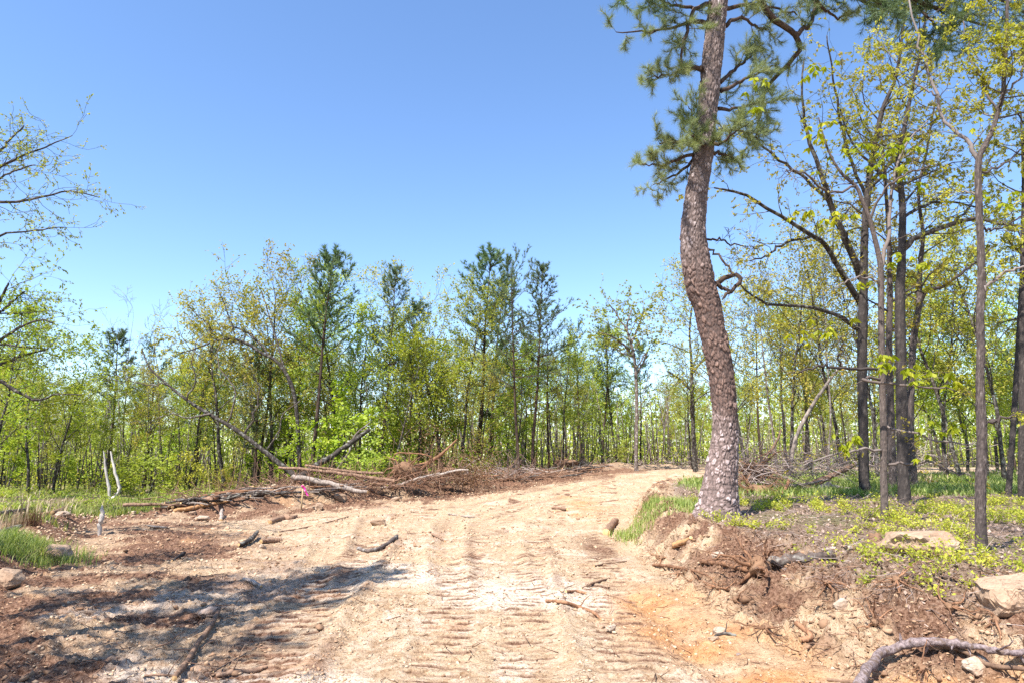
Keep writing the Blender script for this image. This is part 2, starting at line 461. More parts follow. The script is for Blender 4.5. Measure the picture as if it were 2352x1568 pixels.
# ground: zone colours come from the attributes 'zone' (clay, dark topsoil, litter) and 'zone2' (green cover, pale dust, wet grey)
def ground_mat():
    m, nt, out = newmat('soil')
    g = N(nt, 'ShaderNodeNewGeometry')
    pos = g.outputs['Position']
    z1 = N(nt, 'ShaderNodeAttribute', attribute_name='zone'); z2 = N(nt, 'ShaderNodeAttribute', attribute_name='zone2')
    s1 = N(nt, 'ShaderNodeSeparateColor'); nt.links.new(z1.outputs['Color'], s1.inputs[0])
    s2 = N(nt, 'ShaderNodeSeparateColor'); nt.links.new(z2.outputs['Color'], s2.inputs[0])
    nA = noise(nt, pos, 1.1, 6, .62); nB = noise(nt, pos, 5.5, 6, .68); nC = noise(nt, pos, 26, 5, .7); nD = noise(nt, pos, 90, 3, .7)
    col = ramp(nt, nB, [(.26, (.25, .14, .08)), (.40, (.40, .27, .165)), (.54, (.515, .385, .26)), (.75, (.60, .48, .355))]).outputs[0]
    col = mixc(nt, ramp(nt, nA, [(.42, (0, 0, 0)), (.66, (.75, .75, .75))]).outputs[0], col, mixc(nt, nC, (.49, .32, .18), (.57, .44, .29)))
    def soft(f, n, k=1.6, o=.0):       # mask broken up by noise
        return mth(nt, 'ADD', mth(nt, 'MULTIPLY', f, k), mth(nt, 'MULTIPLY', mth(nt, 'SUBTRACT', n, .5 + o), 1.8), True)
    gate = lambda f, n, k=1.6: mth(nt, 'MULTIPLY', soft(f, n, k), mth(nt, 'MULTIPLY', f, 4, True), True)
    pale = ramp(nt, nC, [(.3, (.60, .47, .35)), (.6, (.74, .64, .53))]).outputs[0]
    col = mixc(nt, gate(s2.outputs[1], nB, 1.1), col, pale)
    clay = ramp(nt, nB, [(.3, (.40, .17, .07)), (.5, (.52, .27, .12)), (.7, (.60, .40, .22))]).outputs[0]
    col = mixc(nt, gate(s1.outputs[0], nB), col, clay)
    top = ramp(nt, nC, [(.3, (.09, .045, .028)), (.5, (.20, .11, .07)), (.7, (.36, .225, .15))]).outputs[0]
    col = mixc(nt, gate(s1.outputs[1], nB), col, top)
    lit = ramp(nt, nC, [(.3, (.085, .052, .035)), (.5, (.23, .155, .11)), (.68, (.40, .30, .235))]).outputs[0]
    col = mixc(nt, gate(s1.outputs[2], nC), col, lit)
    grn = ramp(nt, nC, [(.3, (.06, .10, .015)), (.7, (.17, .22, .04))]).outputs[0]
    col = mixc(nt, gate(s2.outputs[0], nB, 1.2), col, grn)
    col = mixc(nt, .70, col, ramp(nt, nC, [(.36, (.42, .31, .23)), (.48, (1, 1, 1))]).outputs[0], 'MULTIPLY')  # dark specks here and on the next line paint shadows between soil crumbs
    col = mixc(nt, .45, col, ramp(nt, nD, [(.38, (.42, .34, .28)), (.5, (1, 1, 1))]).outputs[0], 'MULTIPLY')
    p = N(nt, 'ShaderNodeBsdfPrincipled'); p.inputs['Roughness'].default_value = .95; p.inputs['Specular IOR Level'].default_value = .1
    nt.links.new(col, p.inputs['Base Color'])
    b = N(nt, 'ShaderNodeBump'); b.inputs['Strength'].default_value = 1.0; b.inputs['Distance'].default_value = .035
    nt.links.new(mth(nt, 'ADD', mth(nt, 'MULTIPLY', nC, 1.0), mth(nt, 'ADD', mth(nt, 'MULTIPLY', nD, .35), mth(nt, 'MULTIPLY', nB, 1.0))), b.inputs['Height'])
    nt.links.new(b.outputs[0], p.inputs['Normal'])
    nt.links.new(p.outputs[0], out.inputs['Surface'])
    return m
M['ground'] = ground_mat()

# ------------------------------------------------------------------ terrain sheet (split into dirt_road and ground along face edges)
def build_terrain():
    ys = list(np.arange(-26, 3.6, .35)); y = 3.7
    while y < 6.3: ys.append(y); y += .022
    while y < 60: ys.append(y); y += max(.022, .0042 * y)
    while y < 900: ys.append(y); y += max(.3, (y - 50) * .06)
    xs = [0.0]; x = 0.0
    while x < 700:
        st = .028 if x < 3.5 else (.028 * (1 + .30 * (x - 3.5)) if x < 26 else st * 1.06)
        x += st; xs.append(x)
    xs = np.array([-v for v in xs[:0:-1]] + xs); ys = np.array(ys)
    X, Y = np.meshgrid(xs, ys)
    xf, yf = X.ravel(), Y.ravel()
    Z, k = height(xf, yf, None, True)
    far = ss((np.hypot(xf, yf) - 120) / 400)
    Z = Z - far * 6
    nx, ny = len(xs), len(ys)
    V = np.stack([xf, yf, Z], axis=1)
    i = np.arange(ny - 1)[:, None]; j = np.arange(nx - 1)[None, :]
    F = np.stack([i * nx + j, i * nx + j + 1, (i + 1) * nx + j + 1, (i + 1) * nx + j], axis=-1).reshape(-1, 4)
    dr, dl = k['dr'], k['dl']
    n1 = vnoise(xf * .6, yf * .6, 91); n2 = vnoise(xf * 1.7, yf * 1.7, 92)
    clay = .95 * np.exp(-((dr + .45) / .62) ** 2) * ss((10.5 - yf) / 3) + .55 * k['slope'] * ss((n1 - .5) / .2) + .75 * k['lr'] * ss((n1 - .72) / .12) * .6
    clay = clay + .5 * np.exp(-((xf - 2.3) ** 2 / .8 + (yf - 22) ** 2 / 20.)) + .5 * k['road'] * ss((n2 - .70) / .15) * .7
    clay = clay + .30 * k['slope'] * ss((7.5 - yf) / 1.5) * n2
    clay = clay * (.15 + .9 * vnoise(xf * 2.3, yf * 2.3, 94))
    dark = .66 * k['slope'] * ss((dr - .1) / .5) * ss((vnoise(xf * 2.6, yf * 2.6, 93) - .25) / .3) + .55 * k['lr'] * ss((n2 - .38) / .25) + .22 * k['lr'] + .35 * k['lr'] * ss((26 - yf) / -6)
    q = dl / np.maximum(.01, dl - dr)
    for q0 in (.47, .63, .69):
        dark = dark + .26 * k['road'] * ss((yf - 7) / 4) * np.exp(-((q - q0 - .02 * (vnoise(yf * .4, xf * 0 + q0 * 50, 96) - .5)) / (.010 + .006 * n1)) ** 2) * (.3 + .9 * vnoise(xf * 3, yf * 1.5, 97))
    dark = dark + .45 * k['road'] * ss((17 - yf) / 5) * (np.exp(-((xf + 1.58 + .08 * (yf - 6)) / .10) ** 2) + np.exp(-((xf - .52 - .02 * (yf - 6)) / .07) ** 2)) * n2
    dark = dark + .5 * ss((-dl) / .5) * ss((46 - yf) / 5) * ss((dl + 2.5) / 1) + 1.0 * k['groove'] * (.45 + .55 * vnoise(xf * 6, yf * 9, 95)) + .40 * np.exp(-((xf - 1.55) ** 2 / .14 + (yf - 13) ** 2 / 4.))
    wv = k['wild']
    litter = ss((dr - .9) / .8) * ss((xf - 1) / 1) + ss((-dl - 1.2) / 1.5)
    green = litter * (.35 + .8 * ss((n1 - .45) / .3)) * (.55 * ss((yf - 20) / 3) + .25)
    pale = k['road'] * (.10 + .7 * ss((n1 - .45) / .3)) * ss((14 - yf) / 8) + .35 * k['road'] * ss((n2 - .6) / .2)
    zero = np.zeros_like(xf); one = np.ones_like(xf)
    c1 = np.stack([np.clip(clay, 0, 1), np.clip(dark, 0, 1), np.clip(litter, 0, 1), one], axis=1)
    c2 = np.stack([np.clip(green, 0, 1), np.clip(pale, 0, 1), zero, one], axis=1)
    cxy = V[F].mean(axis=1)
    isroad = (dr[F].mean(axis=1) < .25) & (dl[F].mean(axis=1) > .3)
    for nm, mask, lab in (('dirt_road', isroad, 'pale graded dirt road with dozer cleat marks'), ('ground', ~isroad, 'churned soil and forest floor')):
        fs = F[mask]; used = np.unique(fs); remap = np.zeros(len(V), np.int64); remap[used] = np.arange(len(used))
        mb = MB(); mb.add(V[used], remap[fs], 0.5)
        me = mb.mesh(nm, M['ground'])
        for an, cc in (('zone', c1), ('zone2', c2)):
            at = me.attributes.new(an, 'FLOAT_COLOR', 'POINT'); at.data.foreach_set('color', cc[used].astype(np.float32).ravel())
        o = bpy.data.objects.new(nm, me); COL.objects.link(o); tag(o, lab, kind='structure')
build_terrain()

# ------------------------------------------------------------------ foliage primitives
def rand_unit(n):
    v = RNG.normal(size=(n, 3)); return v / (np.linalg.norm(v, axis=1, keepdims=True) + 1e-9)
def add_leaves(mb, pos, size, aspect=.6, up=.4, droop=0., dirs=None, rnd=None, fold=.0):
    """leaf blades (6-point outline cut to a pointed rhombus with a bent middle) at pos"""
    pos = np.asarray(pos, float); n = len(pos)
    if n == 0: return
    d = rand_unit(n) if dirs is None else np.asarray(dirs, float) + .35 * rand_unit(n)
    d[:, 2] -= droop; d /= np.linalg.norm(d, axis=1, keepdims=True) + 1e-9
    nn = rand_unit(n); nn[:, 2] = np.abs(nn[:, 2]) + up
    s = np.cross(d, nn); s /= np.linalg.norm(s, axis=1, keepdims=True) + 1e-9
    nn = np.cross(s, d)
    L = np.asarray(size, float) * (.7 + .6 * RNG.random(n)); L = L[:, None]
    W = L * aspect * .5
    tipdrop = nn * L * (-.12)
    v = np.stack([pos, pos + d * L * .45 + s * W + tipdrop * .3, pos + d * L + tipdrop, pos + d * L * .45 - s * W + tipdrop * .3], axis=1)
    r = RNG.random(n) if rnd is None else rnd
    mb.add(v.reshape(-1, 3), np.arange(4 * n).reshape(n, 4), np.repeat(r, 4))
def add_blades(mb, pos, d, L, w, rnd):
    """thin triangular blades / needles"""
    n = len(pos)
    s = np.cross(d, rand_unit(n)); s /= np.linalg.norm(s, axis=1, keepdims=True) + 1e-9
    L = np.asarray(L)[:, None] if np.ndim(L) else L; w = np.asarray(w)[:, None] if np.ndim(w) else w
    v = np.stack([pos - s * w * .5, pos + s * w * .5, pos + d * L], axis=1)
    mb.add(v.reshape(-1, 3), np.arange(3 * n).reshape(n, 3), np.repeat(rnd, 3))
def add_tufts(mb, pos, dirs, k, L, w, spread=.75):
    pos = np.asarray(pos, float); dirs = np.asarray(dirs, float); n = len(pos)
    if n == 0: return
    P = np.repeat(pos, k, axis=0); D = np.repeat(dirs / (np.linalg.norm(dirs, axis=1, keepdims=True) + 1e-9), k, axis=0)
    D = D + spread * rand_unit(n * k); D[:, 2] += .12
    D /= np.linalg.norm(D, axis=1, keepdims=True) + 1e-9
    back = -np.repeat(dirs, k, axis=0) * (RNG.random((n * k, 1)) * .09)
    r = np.clip(np.repeat(RNG.random(n), k) * .7 + .3 * RNG.random(n * k), 0, 1)
    add_blades(mb, P + back, D, L * (.7 + .5 * RNG.random(n * k)), w, r)

class Tree:
    def __init__(self): self.tubes = []; self.tips = []; self.dirs = []
def perp(d, az):
    a = d.orthogonal().normalized(); b = d.cross(a)
    return a * math.cos(az) + b * math.sin(az)
def grow(T, p, d, L, r, lvl, P):
    n = P['seg'][lvl]
    pts = [p.copy()]; ds = []
    d = d.normalized()
    wob = P['wob'][lvl]
    for i in range(n):
        d = (d + Vector((random.gauss(0, wob), random.gauss(0, wob), random.gauss(0, wob) + P['up'][lvl]))).normalized()
        p = p + d * (L / n); pts.append(p.copy()); ds.append(d.copy())
    rad = [max(P['rmin'], r * (1 - (1 - P.get('taper', .35)) * i / n)) for i in range(n + 1)]
    T.tubes.append((pts, rad, P['sides'][lvl]))
    if lvl >= P['max']:
        for i in range(1, n + 1):
            T.tips.append(pts[i]); T.dirs.append(ds[i - 1])
        return
    nc = P['nc'][lvl]; nc = max(1, int(round(nc * random.uniform(.75, 1.25))))
    sprout(T, pts, rad, L, lvl, nc, P)
def sprout(T, pts, rad, L, lvl, nc, P, t0=None):
    n = len(pts) - 1
    t0 = P['t0'][lvl] if t0 is None else t0
    az = random.uniform(0, 6.28)
    for c in range(nc):
        t = t0 + (1 - t0) * ((c + random.uniform(.1, .9)) / nc)
        if c == nc - 1: t = 1.0
        x = t * n; i = min(n - 1, int(x)); f = x - i
        q = Vector(pts[i]).lerp(Vector(pts[i + 1]), f); dd = (Vector(pts[i + 1]) - Vector(pts[i])).normalized()
        az += 2.4 + random.uniform(-.5, .5)
        ang = math.radians(random.uniform(*P['ang'][lvl])) * (.45 if t == 1.0 else 1)
        nd = dd * math.cos(ang) + perp(dd, az) * math.sin(ang)
        rr = (rad[i] * (1 - f) + rad[i + 1] * f) * P['rr'] * random.uniform(.75, 1)
        grow(T, q, nd, L * P['lr'][lvl] * (1 - P.get('lt', .35) * t) * random.uniform(.7, 1.25), rr, lvl + 1, P)
def tubes_to(mb, T, lo=0):
    for pts, rad, k in T.tubes[lo:]: mb.tube(pts, rad, k)

# ------------------------------------------------------------------ forest library
def lib_oak(seed, H, leafmat, dens=6, size=.10, spread=1.0, bare=.33, lean=0, trunk_r=.105, sparse=1.0):
    random.seed(seed)
    T = Tree(); mbT = MB(); mbB = MB(); mbL = MB()
    n = 12; p = Vector((0, 0, -.3)); d = Vector((lean, random.uniform(-.05, .05), 1)).normalized(); tr = [p.copy()]
    for i in range(n):
        d = (d + Vector((random.gauss(0, .07), random.gauss(0, .07), .12))).normalized(); p = p + d * (H * .88 + .3) / n; tr.append(p.copy())
    rad = [trunk_r * (1.25 if i == 0 else 1 - .78 * i / n) for i in range(n + 1)]
    mbT.tube(tr, rad, 8)
    P = dict(seg=[0, 5, 4, 3], wob=[0, .16, .2, .22], up=[0, .10, .05, .03], sides=[8, 5, 4, 3], nc=[0, 6, 5, 0], t0=[0, .3, .25, 0], ang=[(35, 75), (30, 60), (25, 60)],
             lr=[1, .55, .6], rr=.55, rmin=.006, max=3, lt=.3)
    az = random.uniform(0, 6)
    nl = 13
    for c in range(nl):
        t = bare + (1 - bare) * (c + random.random()) / nl
        x = t * n; i = min(n - 1, int(x)); q = tr[i].lerp(tr[i + 1], x - i)
        az += 2.4 + random.uniform(-.4, .4); ang = math.radians(random.uniform(40, 78) * (1 - .35 * t))
        dd = (tr[i + 1] - tr[i]).normalized()
        nd = dd * math.cos(ang) + perp(dd, az) * math.sin(ang)
        env = math.sin(math.pi * min(1, max(.12, (t - bare * .6) / (1.12 - bare * .6)))) ** .6
        grow(T, q, nd, H * .25 * spread * env * random.uniform(.7, 1.3), rad[i] * .5, 1, P)
    for pts, rd, k in T.tubes: mbB.tube(pts, rd, k)
    tips = np.array([tuple(t) for t in T.tips]); dirs = np.array([tuple(t) for t in T.dirs])
    keep = RNG.random(len(tips)) < sparse
    tips, dirs = tips[keep], dirs[keep]
    cl = RNG.random(len(tips))
    pos = np.repeat(tips, dens, axis=0) + RNG.normal(size=(len(tips) * dens, 3)) * .10
    add_leaves(mbL, pos, np.full(len(pos), size), .75, .3, .25, np.repeat(dirs, dens, axis=0), np.clip(np.repeat(cl, dens) * .6 + .4 * RNG.random(len(pos)), 0, 1))
    return (H, [('trunk', mbT.mesh('trunk', None or M['bark_dark'])), ('branches', mbB.mesh('branches', M['bark_dark'])), ('crown', mbL.mesh('crown', leafmat, False))])
def lib_pine(seed, H, bare=.42, wid=1.25, tuft=12, trunk_r=.12, mat=None):
    random.seed(seed)
    mbT = MB(); mbB = MB(); mbL = MB()
    n = 14; p = Vector((0, 0, -.3)); d = Vector((random.uniform(-.04, .04), random.uniform(-.04, .04), 1)).normalized(); tr = [p.copy()]
    for i in range(n):
        d = (d + Vector((random.gauss(0, .025), random.gauss(0, .025), .15))).normalized(); p = p + d * (H + .3) / n; tr.append(p.copy())
    rad = [trunk_r * (1.2 if i == 0 else 1 - .88 * i / n) for i in range(n + 1)]
    mbT.tube(tr, rad, 8)
    tips = []; dirs = []
    nw = 15; az = random.uniform(0, 6)
    def at(t):
        x = t * n; i = min(n - 1, int(x)); return tr[i].lerp(tr[i + 1], x - i)
    for wv in range(nw):
        t = bare + (1 - bare) * (wv + random.uniform(-.2, .3)) / nw; t = min(.99, max(bare * .8, t))
        rel = (t - bare) / (1 - bare)
        for b in range(random.choice((2, 3, 3, 4))):
            az += 2.4 + random.uniform(-.6, .6)
            L = wid * H * .155 * (math.sin(math.pi * min(.98, .2 + .78 * rel)) ** .7 + .06) * random.uniform(.55, 1.3)
            if rel < .12 and random.random() < .4: continue
            ang = math.radians(80 - 38 * rel + random.uniform(-14, 14))
            d = Vector((math.cos(az) * math.sin(ang), math.sin(az) * math.sin(ang), math.cos(ang)))
            q = at(t); pts = [q.copy()]; m = 6
            for s in range(m):
                d = (d + Vector((random.gauss(0, .1), random.gauss(0, .1), random.gauss(0, .05) + .07))).normalized(); q = q + d * L / m; pts.append(q.copy())
            mbB.tube(pts, [max(.008, .045 * (1 - t) + .012) * (1 - .75 * s / m) for s in range(m + 1)], 4)
            for s in range(2, m + 1):
                for kk in range(2 if s < m else 3):
                    sd = (d + Vector((random.gauss(0, .6), random.gauss(0, .6), random.gauss(.15, .3)))).normalized()
                    l2 = L * random.uniform(.14, .34); e = pts[s] + sd * l2
                    mbB.tube([pts[s], pts[s] + sd * l2 * .5 + Vector((0, 0, -.02)), e], [.010, .007, .005], 3)
                    tips.append(e); dirs.append(sd)
                    if random.random() < .6: tips.append(pts[s].lerp(e, .55)); dirs.append(sd)
    # dead stubs below the crown
    for b in range(12):
        t = random.uniform(.18, bare + .05); az += 2.4; q = at(t); L = random.uniform(.3, 1.3)
        d = Vector((math.cos(az), math.sin(az), random.uniform(-.2, .3)))
        mbB.tube([q, q + d * L * .5, q + d * L + Vector((0, 0, -.08))], [.016, .011, .006], 3)
    add_tufts(mbL, [tuple(t) for t in tips], [tuple(t) for t in dirs], tuft, .24, .030)
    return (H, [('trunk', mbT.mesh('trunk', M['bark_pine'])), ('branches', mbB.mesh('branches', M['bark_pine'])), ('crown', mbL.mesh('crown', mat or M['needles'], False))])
def lib_sapling(seed, H, mat, nl=9, size=.11, dens=5, wide=.5):
    random.seed(seed)
    T = Tree(); mbT = MB(); mbL = MB()
    n = 7; p = Vector((0, 0, -.2)); d = Vector((random.uniform(-.15, .15), random.uniform(-.15, .15), 1)).normalized(); tr = [p.copy()]
    for i in range(n):
        d = (d + Vector((random.gauss(0, .1), random.gauss(0, .1), .1))).normalized(); p = p + d * (H + .2) / n; tr.append(p.copy())
    mbT.tube(tr, [.035 * (1 - .8 * i / n) for i in range(n + 1)], 5)
    P = dict(seg=[0, 4, 3], wob=[0, .16, .2], up=[0, .04, .0], sides=[5, 3, 3], nc=[0, 7, 0], t0=[0, .2, 0], ang=[(50, 85), (30, 70)], lr=[1, .5], rr=.6, rmin=.004, max=2)
    sprout(T, tr, [.03 * (1 - .8 * i / n) for i in range(n + 1)], H * wide / 1.0, 0, nl, dict(P, lr=[1, .5], t0=[.22, .2, 0]))
    for pts, rd, k in T.tubes: mbT.tube(pts, rd, k)
    tips = np.array([tuple(t) for t in T.tips]); dirs = np.array([tuple(t) for t in T.dirs])
    cl = RNG.random(len(tips))
    pos = np.repeat(tips, dens, axis=0) + RNG.normal(size=(len(tips) * dens, 3)) * [.10, .10, .04]
    add_leaves(mbL, pos, np.full(len(pos), size), .8, 1.2, .1, None, np.clip(np.repeat(cl, dens) * .6 + .4 * RNG.random(len(pos)), 0, 1))
    return (H, [('stem', mbT.mesh('stem', M['bark_dark'])), ('crown', mbL.mesh('crown', mat, False))])
def lib_bare(seed, H):
    random.seed(seed)
    T = Tree(); mb = MB()
    P = dict(seg=[9, 5, 4, 3], wob=[.06, .16, .2, .22], up=[.1, .10, .08, .03], sides=[6, 4, 3, 3], nc=[9, 5, 4, 0], t0=[.4, .3, .25, 0], ang=[(25, 50), (25, 50), (25, 60)],
             lr=[.30, .5, .6], rr=.5, rmin=.006, max=3, lt=.4, taper=.12)
    grow(T, Vector((0, 0, -.3)), Vector((.05, 0, 1)), H, .07, 0, P)
    tubes_to(mb, T)
    return (H, [('trunk', mb.mesh('trunk', M['bark_grey']))])

LIB = {
 'oak': [lib_oak(101, 11, M['leaf_oak'], 5, .12), lib_oak(102, 10, M['leaf_oak'], 5, .12, 1.15), lib_oak(103, 12, M['leaf_oak'], 5, .11, .9, .4), lib_oak(104, 10, M['leaf_oak'], 5, .12, 1.25, .32)],
 'yel': [lib_oak(111, 11, M['leaf_yellow'], 5, .10, 1.1, .36, 0, .095, .65), lib_oak(112, 10, M['leaf_yellow'], 5, .10, 1.2, .33, .1, .09, .6), lib_oak(113, 12, M['leaf_yellow'], 5, .10, .95, .42, 0, .10, .65)],
 'grn': [lib_oak(121, 9, M['leaf_green'], 5, .115, 1.2, .26, 0, .085, .8), lib_oak(122, 10, M['leaf_green'], 5, .11, 1.1, .28, -.05, .09, .8), lib_oak(123, 8, M['leaf_green'], 5, .12, 1.3, .22, 0, .08, .8)],
 'pine': [lib_pine(131, 14), lib_pine(132, 13, .48, .9), lib_pine(133, 15, .40, 1.1), lib_pine(134, 12, .5, .8), lib_pine(135, 11, .3, .95)],
 'sap': [lib_sapling(141, 3.6, M['leaf_green']), lib_sapling(142, 3.0, M['leaf_green'], 10, .12), lib_sapling(143, 3.3, M['leaf_oak']), lib_sapling(144, 2.6, M['leaf_green'], 11, .13, 6, .6)],
 'shrub': [lib_sapling(151, 1.3, M['leaf_oak'], 12, .09, 5, .75), lib_sapling(152, 1.1, M['leaf_green'], 12, .09, 5, .85), lib_sapling(153, 1.5, M['leaf_yellow'], 11, .08, 4, .7)],
 'bare': [lib_bare(161, 10), lib_bare(162, 9)],
}
NAMES = {'oak': ('oak_tree', 'tree'), 'yel': ('oak_tree', 'tree'), 'grn': ('broadleaf_tree', 'tree'), 'pine': ('pine_tree', 'pine tree'), 'sap': ('sapling', 'sapling'), 'shrub': ('shrub', 'shrub'), 'bare': ('bare_tree', 'bare tree')}
LOOK = {'oak': 'olive green young-leaved oak', 'yel': 'thinly leafed yellowish oak', 'grn': 'bright green broadleaf tree', 'pine': 'slender dark-needled pine', 'sap': 'small green sapling', 'shrub': 'low leafy shrub', 'bare': 'bare grey-twigged tree'}
PLANTED = []
def plant(kind, x, y, h, label=None, group=None, var=None, rot=None, wide=1.0, tilt=0.0, z=None):
    lib = LIB[kind]; H, parts = lib[random.randrange(len(lib)) if var is None else var % len(lib)]
    s = h / H
    o = bpy.data.objects.new(NAMES[kind][0], None); COL.objects.link(o)
    zz = Hs(x, y) if z is None else z
    o.location = (x, y, zz - .03); o.scale = (s * wide, s * wide, s)
    o.rotation_euler = (tilt, 0, random.uniform(0, 6.28) if rot is None else rot)
    o['category'] = NAMES[kind][1]; o['group'] = group or 'forest trees beyond the road'
    for nm, me in parts:
        c = bpy.data.objects.new(nm, me); COL.objects.link(c); c.parent = o
    if label: o['label'] = label
    PLANTED.append((o, kind, x, y, h, label))
    return o
def px_plant(kind, px, top, D, **kw):
    """tree at forward distance D whose foot stands below photo column px and whose tip reaches photo row top"""
    t = PW(px, top, D); x = (px - 1176) * mpp(1060, D)
    z = Hs(x, D)
    return plant(kind, x, D, max(1.0, t.z - z), **kw)

random.seed(5)
FILL = []
# the trees that make the skyline, left to right
SKY = [('grn', -30, 700, 27, 1.0), ('grn', 70, 740, 31, 1.0), ('grn', 130, 795, 34, 1.0), ('pine', 250, 768, 37, 1.2), ('bare', 290, 725, 36, 1.0), ('pine', 335, 790, 38, 1.1), ('yel', 330, 840, 33, 1.0),
       ('bare', 385, 740, 36, 1.1), ('yel', 440, 735, 36, 1.1), ('pine', 452, 795, 40, 1.0), ('yel', 520, 680, 35, 1.25), ('oak', 590, 690, 38, 1.0), ('yel', 630, 632, 37, 1.1), ('pine', 712, 577, 33, 1.05), ('oak', 760, 620, 37, 1.1),
       ('grn', 655, 700, 39, 1.0), ('pine', 872, 624, 34, .85), ('oak', 820, 730, 36, 1.0), ('pine', 935, 695, 39, .9), ('oak', 960, 745, 36, 1.0), ('grn', 905, 790, 34, 1.0), ('yel', 1022, 625, 37, 1.1), ('oak', 1060, 640, 36, 1.0),
       ('pine', 1092, 580, 39, 1.1), ('pine', 1128, 640, 42, 1.0), ('pine', 1192, 600, 34, .9), ('pine', 1222, 618, 37, 1.0), ('pine', 1262, 700, 40, 1.0), ('grn', 1180, 810, 38, 1.0), ('oak', 1290, 790, 42, .9),
       ('pine', 1335, 752, 47, 1.0), ('pine', 1385, 760, 46, 1.1), ('oak', 1420, 745, 46, 1.0), ('pine', 1470, 790, 50, .9), ('yel', 1530, 865, 50, 1.0), ('yel', 1592, 780, 38, 1.0),
       ('yel', 1720, 660, 34, 1.1), ('pine', 1748, 672, 40, 1.0), ('yel', 1812, 640, 33, 1.0), ('oak', 1850, 720, 38, 1.0), ('yel', 1900, 700, 37, 1.0), ('bare', 1790, 560, 30, .8), ('yel', 1950, 760, 42, 1.0),
       ('yel', 2000, 720, 44, 1.0), ('grn', 2160, 700, 38, 1.1), ('grn', 2220, 740, 33, 1.1), ('yel', 2060, 780, 40, 1.0), ('grn', 2290, 730, 36, 1.1), ('oak', 2350, 760, 32, 1.0), ('pine', 2330, 800, 40, 1.0), ('pine', 2400, 640, 26, 1.0)]
for i, (k, px, top, D, w) in enumerate(SKY):
    px_plant(k, px, top, D, wide=w, var=i)
# rows of wood behind and between
def ok_spot(x, y, r=1.0):
    zz = zones(np.array([x]), np.array([y]))
    return zz['dl'][0] < -r or (zz['dr'][0] > r and y > 36)
cnt = 0
for row, (D0, D1, npx, kinds) in enumerate(((33, 40, 40, ('yel', 'oak', 'grn', 'yel', 'pine', 'yel')), (41, 52, 36, ('oak', 'yel', 'yel', 'pine', 'oak')), (54, 72, 34, ('yel', 'oak', 'pine', 'yel')), (74, 105, 30, ('grn', 'oak', 'pine')))):
    for i in range(npx):
        px = -160 + 2680 * (i + random.uniform(.1, .9)) / npx
        D = random.uniform(D0, D1)
        x = (px - 1176) / 1590 * D
        if not ok_spot(x, D, 1.2): continue
        lim = np.interp(px, [0, 150, 200, 400, 600, 1000, 1280, 1350, 1500, 1560, 1700, 2000, 2400], [830, 860, 880, 850, 800, 800, 800, 840, 880, 900, 870, 850, 820]) + random.uniform(-20, 60)
        px_plant(random.choice(kinds), px, lim, D, wide=random.uniform(.8, 1.1) if row < 2 else 1.2)
for i in range(52):          # understorey along the wood's edge
    px = -60 + 2500 * (i + random.uniform(.1, .9)) / 52
    D = random.uniform(29, 47); x = (px - 1176) / 1590 * D
    if not ok_spot(x, D, 1.0): continue
    k = random.choice(('sap', 'shrub', 'sap', 'shrub'))
    if px > 1650 and random.random() < .5: k = 'shrub'
    plant(k, x, D, random.uniform(2.4, 4.6) if k == 'sap' else random.uniform(1.0, 1.8), wide=1.1)

# the dense understorey and the far wood, which nobody could count
def thicket(name, n, D0, D1, h0, h1, size, mat, seed, label, xmin=-1.1, xmax=1.1, pw=1.0):
    rg = np.random.default_rng(seed); y = D0 + (D1 - D0) * rg.random(n); x = (xmin + (xmax - xmin) * rg.random(n)) * y
    cell = vnoise(x * .35, y * .35, seed); cell2 = vnoise(x * 1.1, y * 1.1, seed + 3)
    zz = zones(x, y); keep = ((zz['dl'] < -1.5) | ((zz['dr'] > 1.5) & (y > 40))) & (rg.random(n) < .25 + 1.1 * cell2)
    x, y, cell, cell2 = x[keep], y[keep], cell[keep], cell2[keep]
    top = h0 + (h1 - h0) * cell
    z = height(x, y) + top * rg.random(len(x)) ** pw
    q = np.stack([x, y, z], axis=1) + rg.normal(size=(len(x), 3)) * .15
    mb = MB(); add_leaves(mb, q, np.full(len(q), size), .8, .4, .1, None, np.clip(cell2 * .7 + .3 * rg.random(len(q)), 0, 1))
    return tag(mb.build(name, mat, None, False), label, kind='stuff')
thicket('understorey_leaves', 20000, 38, 60, .8, 3.0, .12, M['leaf_yellow'], 501, 'olive understorey leaves under the trees', pw=.8)
thicket('understorey_leaves', 5000, 34, 56, .6, 2.2, .11, M['leaf_green'], 502, 'bright green understorey leaves under the trees', xmax=.2)
thicket('distant_woodland', 150000, 62, 115, 4.5, 9, .34, M['leaf_oak'], 503, 'olive green mass of the distant wood')
thicket('distant_woodland', 30000, 64, 120, 3, 7, .26, M['leaf_green'], 504, 'green mass of the distant wood')
rg_ = np.random.default_rng(9); mb = MB()
for i in range(2600):
    y = rg_.uniform(36, 100); x = rg_.uniform(-.95, .95) * y
    zz = zones(np.array([x]), np.array([y]))
    if not (zz['dl'][0] < -1.5 or (zz['dr'][0] > 1.5 and y > 42)): continue
    h = rg_.uniform(2, 7) ; g = Hs(x, y); l = rg_.normal() * .12 * h
    mb.tube([(x, y, g - .2), (x + l * .4, y, g + h * .5), (x + l, y, g + h)], [.03 + .02 * rg_.random(), .03, .012], 4)
tag(mb.build('thin_stems', M['bark_grey']), 'countless thin stems deep in the wood', kind='stuff')
